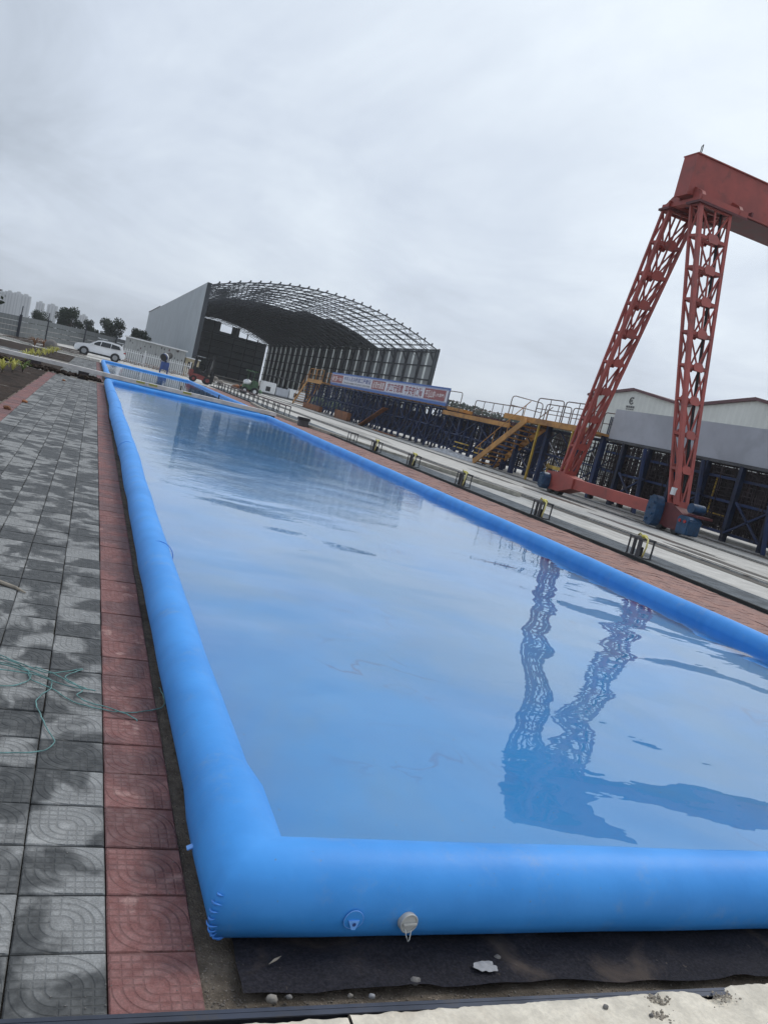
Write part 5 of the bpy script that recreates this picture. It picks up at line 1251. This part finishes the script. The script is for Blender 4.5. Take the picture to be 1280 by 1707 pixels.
b.build('cover', 'olive', gt, smooth=True); MB().box(28.6, 33.4, 107.1, 109.3, 0.02, 0.36).build('base', 'black', gt)
for x in (29.2, 32.6): MB().cyl((x, 106.95, 0.4), (x, 107.2, 0.4), 0.4, 14).build('wheel', 'black', gt)
rd = random.Random(5)
for k, (x, y, sx, sz, m, lab) in enumerate([(17.2, 96, 1.1, 0.7, 'rebar', 'heap of dark scrap left of the generator'), (18.6, 99, 0.9, 0.9, 'green_machine', 'green wrapped bundle before the hangar'), (16.2, 92, 0.8, 0.55, 'rust', 'rusty scrap heap behind the green machine'), (27.6, 104, 1.0, 0.9, 'dark_steel', 'dark crate right of the generator'), (13.4, 98, 0.9, 0.6, 'stone_pale', 'pale rubble heap behind the forklift')]):
    b = MB()
    for q in range(14): vs, fs = rock(x+rd.gauss(0, sx*0.5), y+rd.gauss(0, 0.5), abs(rd.gauss(0, sz*0.35))+0.1, 0.22+0.2*rd.random(), q+k*9, 0.8, 1); b.add(vs, fs)
    tag(b.build('scrap_heap', m, origin=(x, y, 0)), lab, 'heap')

# ================================================================== PLANTS
def strap_plant(name, x, y, h, n, m, label, group, seedv, spread=0.28):
    p = empty(name, (x, y, 0), label, 'plant', group); rn = random.Random(seedv)
    b = MB()
    for k in range(n):
        a = rn.random()*6.283; L = h*rn.uniform(0.75, 1.15); sp = spread*rn.uniform(0.5, 1.2); wd = 0.020*rn.uniform(0.7, 1.3)
        pts = []
        for i in range(6):
            f = i/5; r = sp*f**1.2*1.3; z = L*(1.9*f-1.35*f*f*rn.uniform(0.85, 1.15)); pts.append(Vector((x+math.cos(a)*r, y+math.sin(a)*r, max(z, 0.02))))
        sd = Vector((-math.sin(a), math.cos(a), 0))
        base = len(b.v)
        for i, q in enumerate(pts):
            ww = wd*(1-0.75*abs(i/5-0.4)); b.v += [tuple(q-sd*ww), tuple(q+sd*ww)]
        b.f += [(base+2*i, base+2*i+1, base+2*i+3, base+2*i+2) for i in range(5)]
    b.build('leaves', m, p)
    MB().tube([(x, y, -0.03), (x, y, h*0.22)], [0.03, 0.02], 6).build('stem', 'bark', p)
WHERE = ['leftmost', 'second from left', 'third from left', 'fourth from left', 'fifth from left', 'sixth from left', 'seventh from left', 'eighth from left', 'ninth from left']
for i, (x, y, h, m) in enumerate([(-2.75, 25.6, 0.42, 'yellow_leaf'), (-2.42, 27.0, 0.55, 'yellow_leaf'), (-2.25, 28.3, 0.55, 'yellow_leaf'), (-2.05, 29.6, 0.50, 'grass_leaf'), (-2.5, 23.0, 0.40, 'yellow_leaf')]):
    lab = ['yellow plant in the near bed, second from the left edge', 'tall yellow plant in the near bed by the beam', 'yellow plant next to the green one in the near bed', 'green grassy plant at the right end of the near bed', 'yellow plant low at the left edge of the near bed'][i]
    strap_plant('strap_plant', x, y, h, 16, m, lab, 'plants in the near bed', 50+i, 0.32)
row2 = [(-2.62, 38.2), (-2.60, 40.4), (-2.57, 43.0), (-2.55, 46.5), (-2.52, 50.0), (-2.49, 54.0), (-2.47, 58.5), (-2.45, 63.0)]
for i, (x, y) in enumerate(row2):
    strap_plant('strap_plant', x, y, 0.62, 18, 'yellow_leaf', f'yellow plant in the row behind the beam, {WHERE[i]}', 'yellow plants in the row behind the beam', 80+i, 0.34)
for i, (x, y, m) in enumerate([(-4.2, 67.5, 'dry_leaf'), (-3.7, 70.2, 'dry_leaf')]): strap_plant('dry_shrub', x, y, 0.9, 40, m, ['brown dry shrub left of the grey boulder', 'brown dry shrub behind the grey boulder'][i], 'dry shrubs by the boulder', 120+i, 0.5)

def tree(name, x, y, h, rx, label, group, seedv, n=4200, trunk=0.25, base=0.25, rz=None):
    tr = empty(name, (x, y, 0), label, 'tree', group); rn = random.Random(seedv)
    hz = rz or h*0.42; zc = h-hz
    MB().tube([(x, y, -0.1), (x+0.05*h*0.2, y, h*0.3), (x, y+0.1, h*0.62)], [trunk, trunk*0.7, trunk*0.35], 8).build('trunk', 'bark', tr, smooth=True)
    lm = MB(); clumps = []
    for k in range(16):
        a = rn.random()*6.283; e_ = rn.uniform(-0.5, 0.95); rr = rn.uniform(0.45, 0.92)
        c_ = Vector((x+math.cos(a)*rx*rr*math.sqrt(1-e_*e_*0.8), y+math.sin(a)*rx*rr*math.sqrt(1-e_*e_*0.8), zc+hz*0.8*e_)); clumps.append((c_, rx*rn.uniform(0.28, 0.46)))
        lm.tube([(x, y, h*rn.uniform(0.25, 0.5)), tuple(lerp((x, y, h*0.5), c_, 0.5)+Vector((0, 0, 0.2))), tuple(c_)], [trunk*0.35, trunk*0.2, trunk*0.06], 5)
    lm.build('limbs', 'bark', tr)
    b = MB()
    for i in range(n):
        c_, r = clumps[rn.randrange(len(clumps))]
        d = Vector((rn.gauss(0, 1), rn.gauss(0, 1), rn.gauss(0, 0.8))).normalized()*r*(rn.random()**0.45)
        p = c_+d; s_ = h*0.022*rn.uniform(0.6, 1.5); u = Vector((rn.gauss(0, 1), rn.gauss(0, 1), rn.gauss(0, 1))).normalized(); v_ = u.cross(Vector((rn.gauss(0, 1), rn.gauss(0, 1), rn.gauss(0, 1)))).normalized()
        b.v += [tuple(p-u*s_), tuple(p+v_*s_*0.7), tuple(p+u*s_), tuple(p-v_*s_*0.7)]; q = len(b.v); b.f.append((q-4, q-3, q-2, q-1))
    me = bpy.data.meshes.new('crown'); o0 = tr.location
    me.from_pydata([(p[0]-o0.x, p[1]-o0.y, p[2]-o0.z) for p in b.v], [], b.f); me.materials.append(MT['leaf'])
    o = bpy.data.objects.new('crown', me); COL.objects.link(o); o.parent = tr
for i, (x, y, h, rx, lab) in enumerate([(-9.0, 150, 3.9, 2.1, 'low round tree behind the fence, leftmost of four'), (-4.4, 150, 6.0, 2.3, 'tall dark tree behind the fence, second of four'), (-1.6, 150, 4.6, 1.7, 'dark tree behind the fence touching the tall one'),
                                        (2.0, 146, 5.8, 2.3, 'broad round tree behind the white car'), (6.9, 150, 5.2, 1.8, 'small tree between the white cabin and the hangar wall'), (-5.6, 148, 3.4, 0.8, 'slim shrub tree behind the fence post')]):
    tree('tree', x, y, h, rx, lab, 'trees behind the grey fence', 200+i)
tree('tree', -9.4, 62.0, 6.2, 2.75, 'tree reaching into the left edge of the picture', None, 231, 3000, 0.2, rz=2.6)
# far tree line on the right, one mass on the horizon
b = MB(); rn = random.Random(77)
for i in range(9000):
    f = rn.random(); x = 105+f*75; y = 232-f*20; top_ = 9.5+2.2*N3(x*0.12, 3)+1.4*N3(x*0.5, 9)
    z = rn.random()**0.7*top_; s_ = rn.uniform(0.25, 0.6); p = Vector((x, y+rn.gauss(0, 2.5), z))
    u = Vector((rn.gauss(0, 1), rn.gauss(0, 1), rn.gauss(0, 1))).normalized(); v_ = u.cross(Vector((rn.gauss(0, 1), rn.gauss(0, 1), rn.gauss(0, 1)))).normalized()
    b.v += [tuple(p-u*s_), tuple(p+v_*s_), tuple(p+u*s_), tuple(p-v_*s_)]; q = len(b.v); b.f.append((q-4, q-3, q-2, q-1))
me = bpy.data.meshes.new('tree_line'); me.from_pydata(b.v, [], b.f); me.materials.append(MT['leaf']); o = bpy.data.objects.new('tree_line', me); COL.objects.link(o); o['kind'] = 'stuff'
tag(o, 'dark wooded tree line on the horizon behind the platform')
# far towers
rn = random.Random(12); x = -200.0
TW = []
while x < -22:
    wd = rn.uniform(13, 21); TW.append((x, wd, 43+4*N3(x*0.05, 2)-9*max(0, (x+70)/50)+rn.uniform(-2.5, 2.5))); x += wd+(rn.uniform(-1.0, 0.8) if rn.random() < 0.8 else 3)
vis = 0
for i, (x, wd, h) in enumerate(TW):
    y = 1500+rn.uniform(-60, 60)
    tw = empty('apartment_tower', (x+wd/2, y, 0), f'pale apartment tower in the far haze, {ORD[len(TW)-1-i] if len(TW)-1-i < 20 and len(TW)-1-i > 0 else "last"} from the tree end' if i < len(TW)-1 else 'pale apartment tower in the far haze, nearest the tall tree', 'building', 'apartment towers in the haze')
    MB().box(x, x+wd, y, y+14, 0, h).build('wall', 'tower', tw)
    MB().box(x+wd*0.3, x+wd*0.7, y+3, y+9, h, h+2.5).build('roof_house', 'tower', tw)
    for k in range(3): MB().box(x+wd*(0.12+0.3*k), x+wd*(0.12+0.3*k)+wd*0.14, y-0.35, y-0.05, 1, h-2).build('window_bay', 'tower_dark', tw)

# ================================================================== HAZE
hz = MB().box(-1200, 1400, -200, 1900, -1.2, 62.0).build('haze', 'tower', kind='stuff')
hm = bpy.data.materials.new('haze_air'); hm.use_nodes = True; hn = hm.node_tree; hn.nodes.clear()
ho = hn.nodes.new('ShaderNodeOutputMaterial'); hv = hn.nodes.new('ShaderNodeVolumePrincipled')
hv.inputs['Color'].default_value = (0.92, 0.95, 0.98, 1); hv.inputs['Density'].default_value = 0.00045; hv.inputs['Anisotropy'].default_value = 0.2
hn.links.new(hv.outputs[0], ho.inputs['Volume'])
hz.data.materials.clear(); hz.data.materials.append(hm)
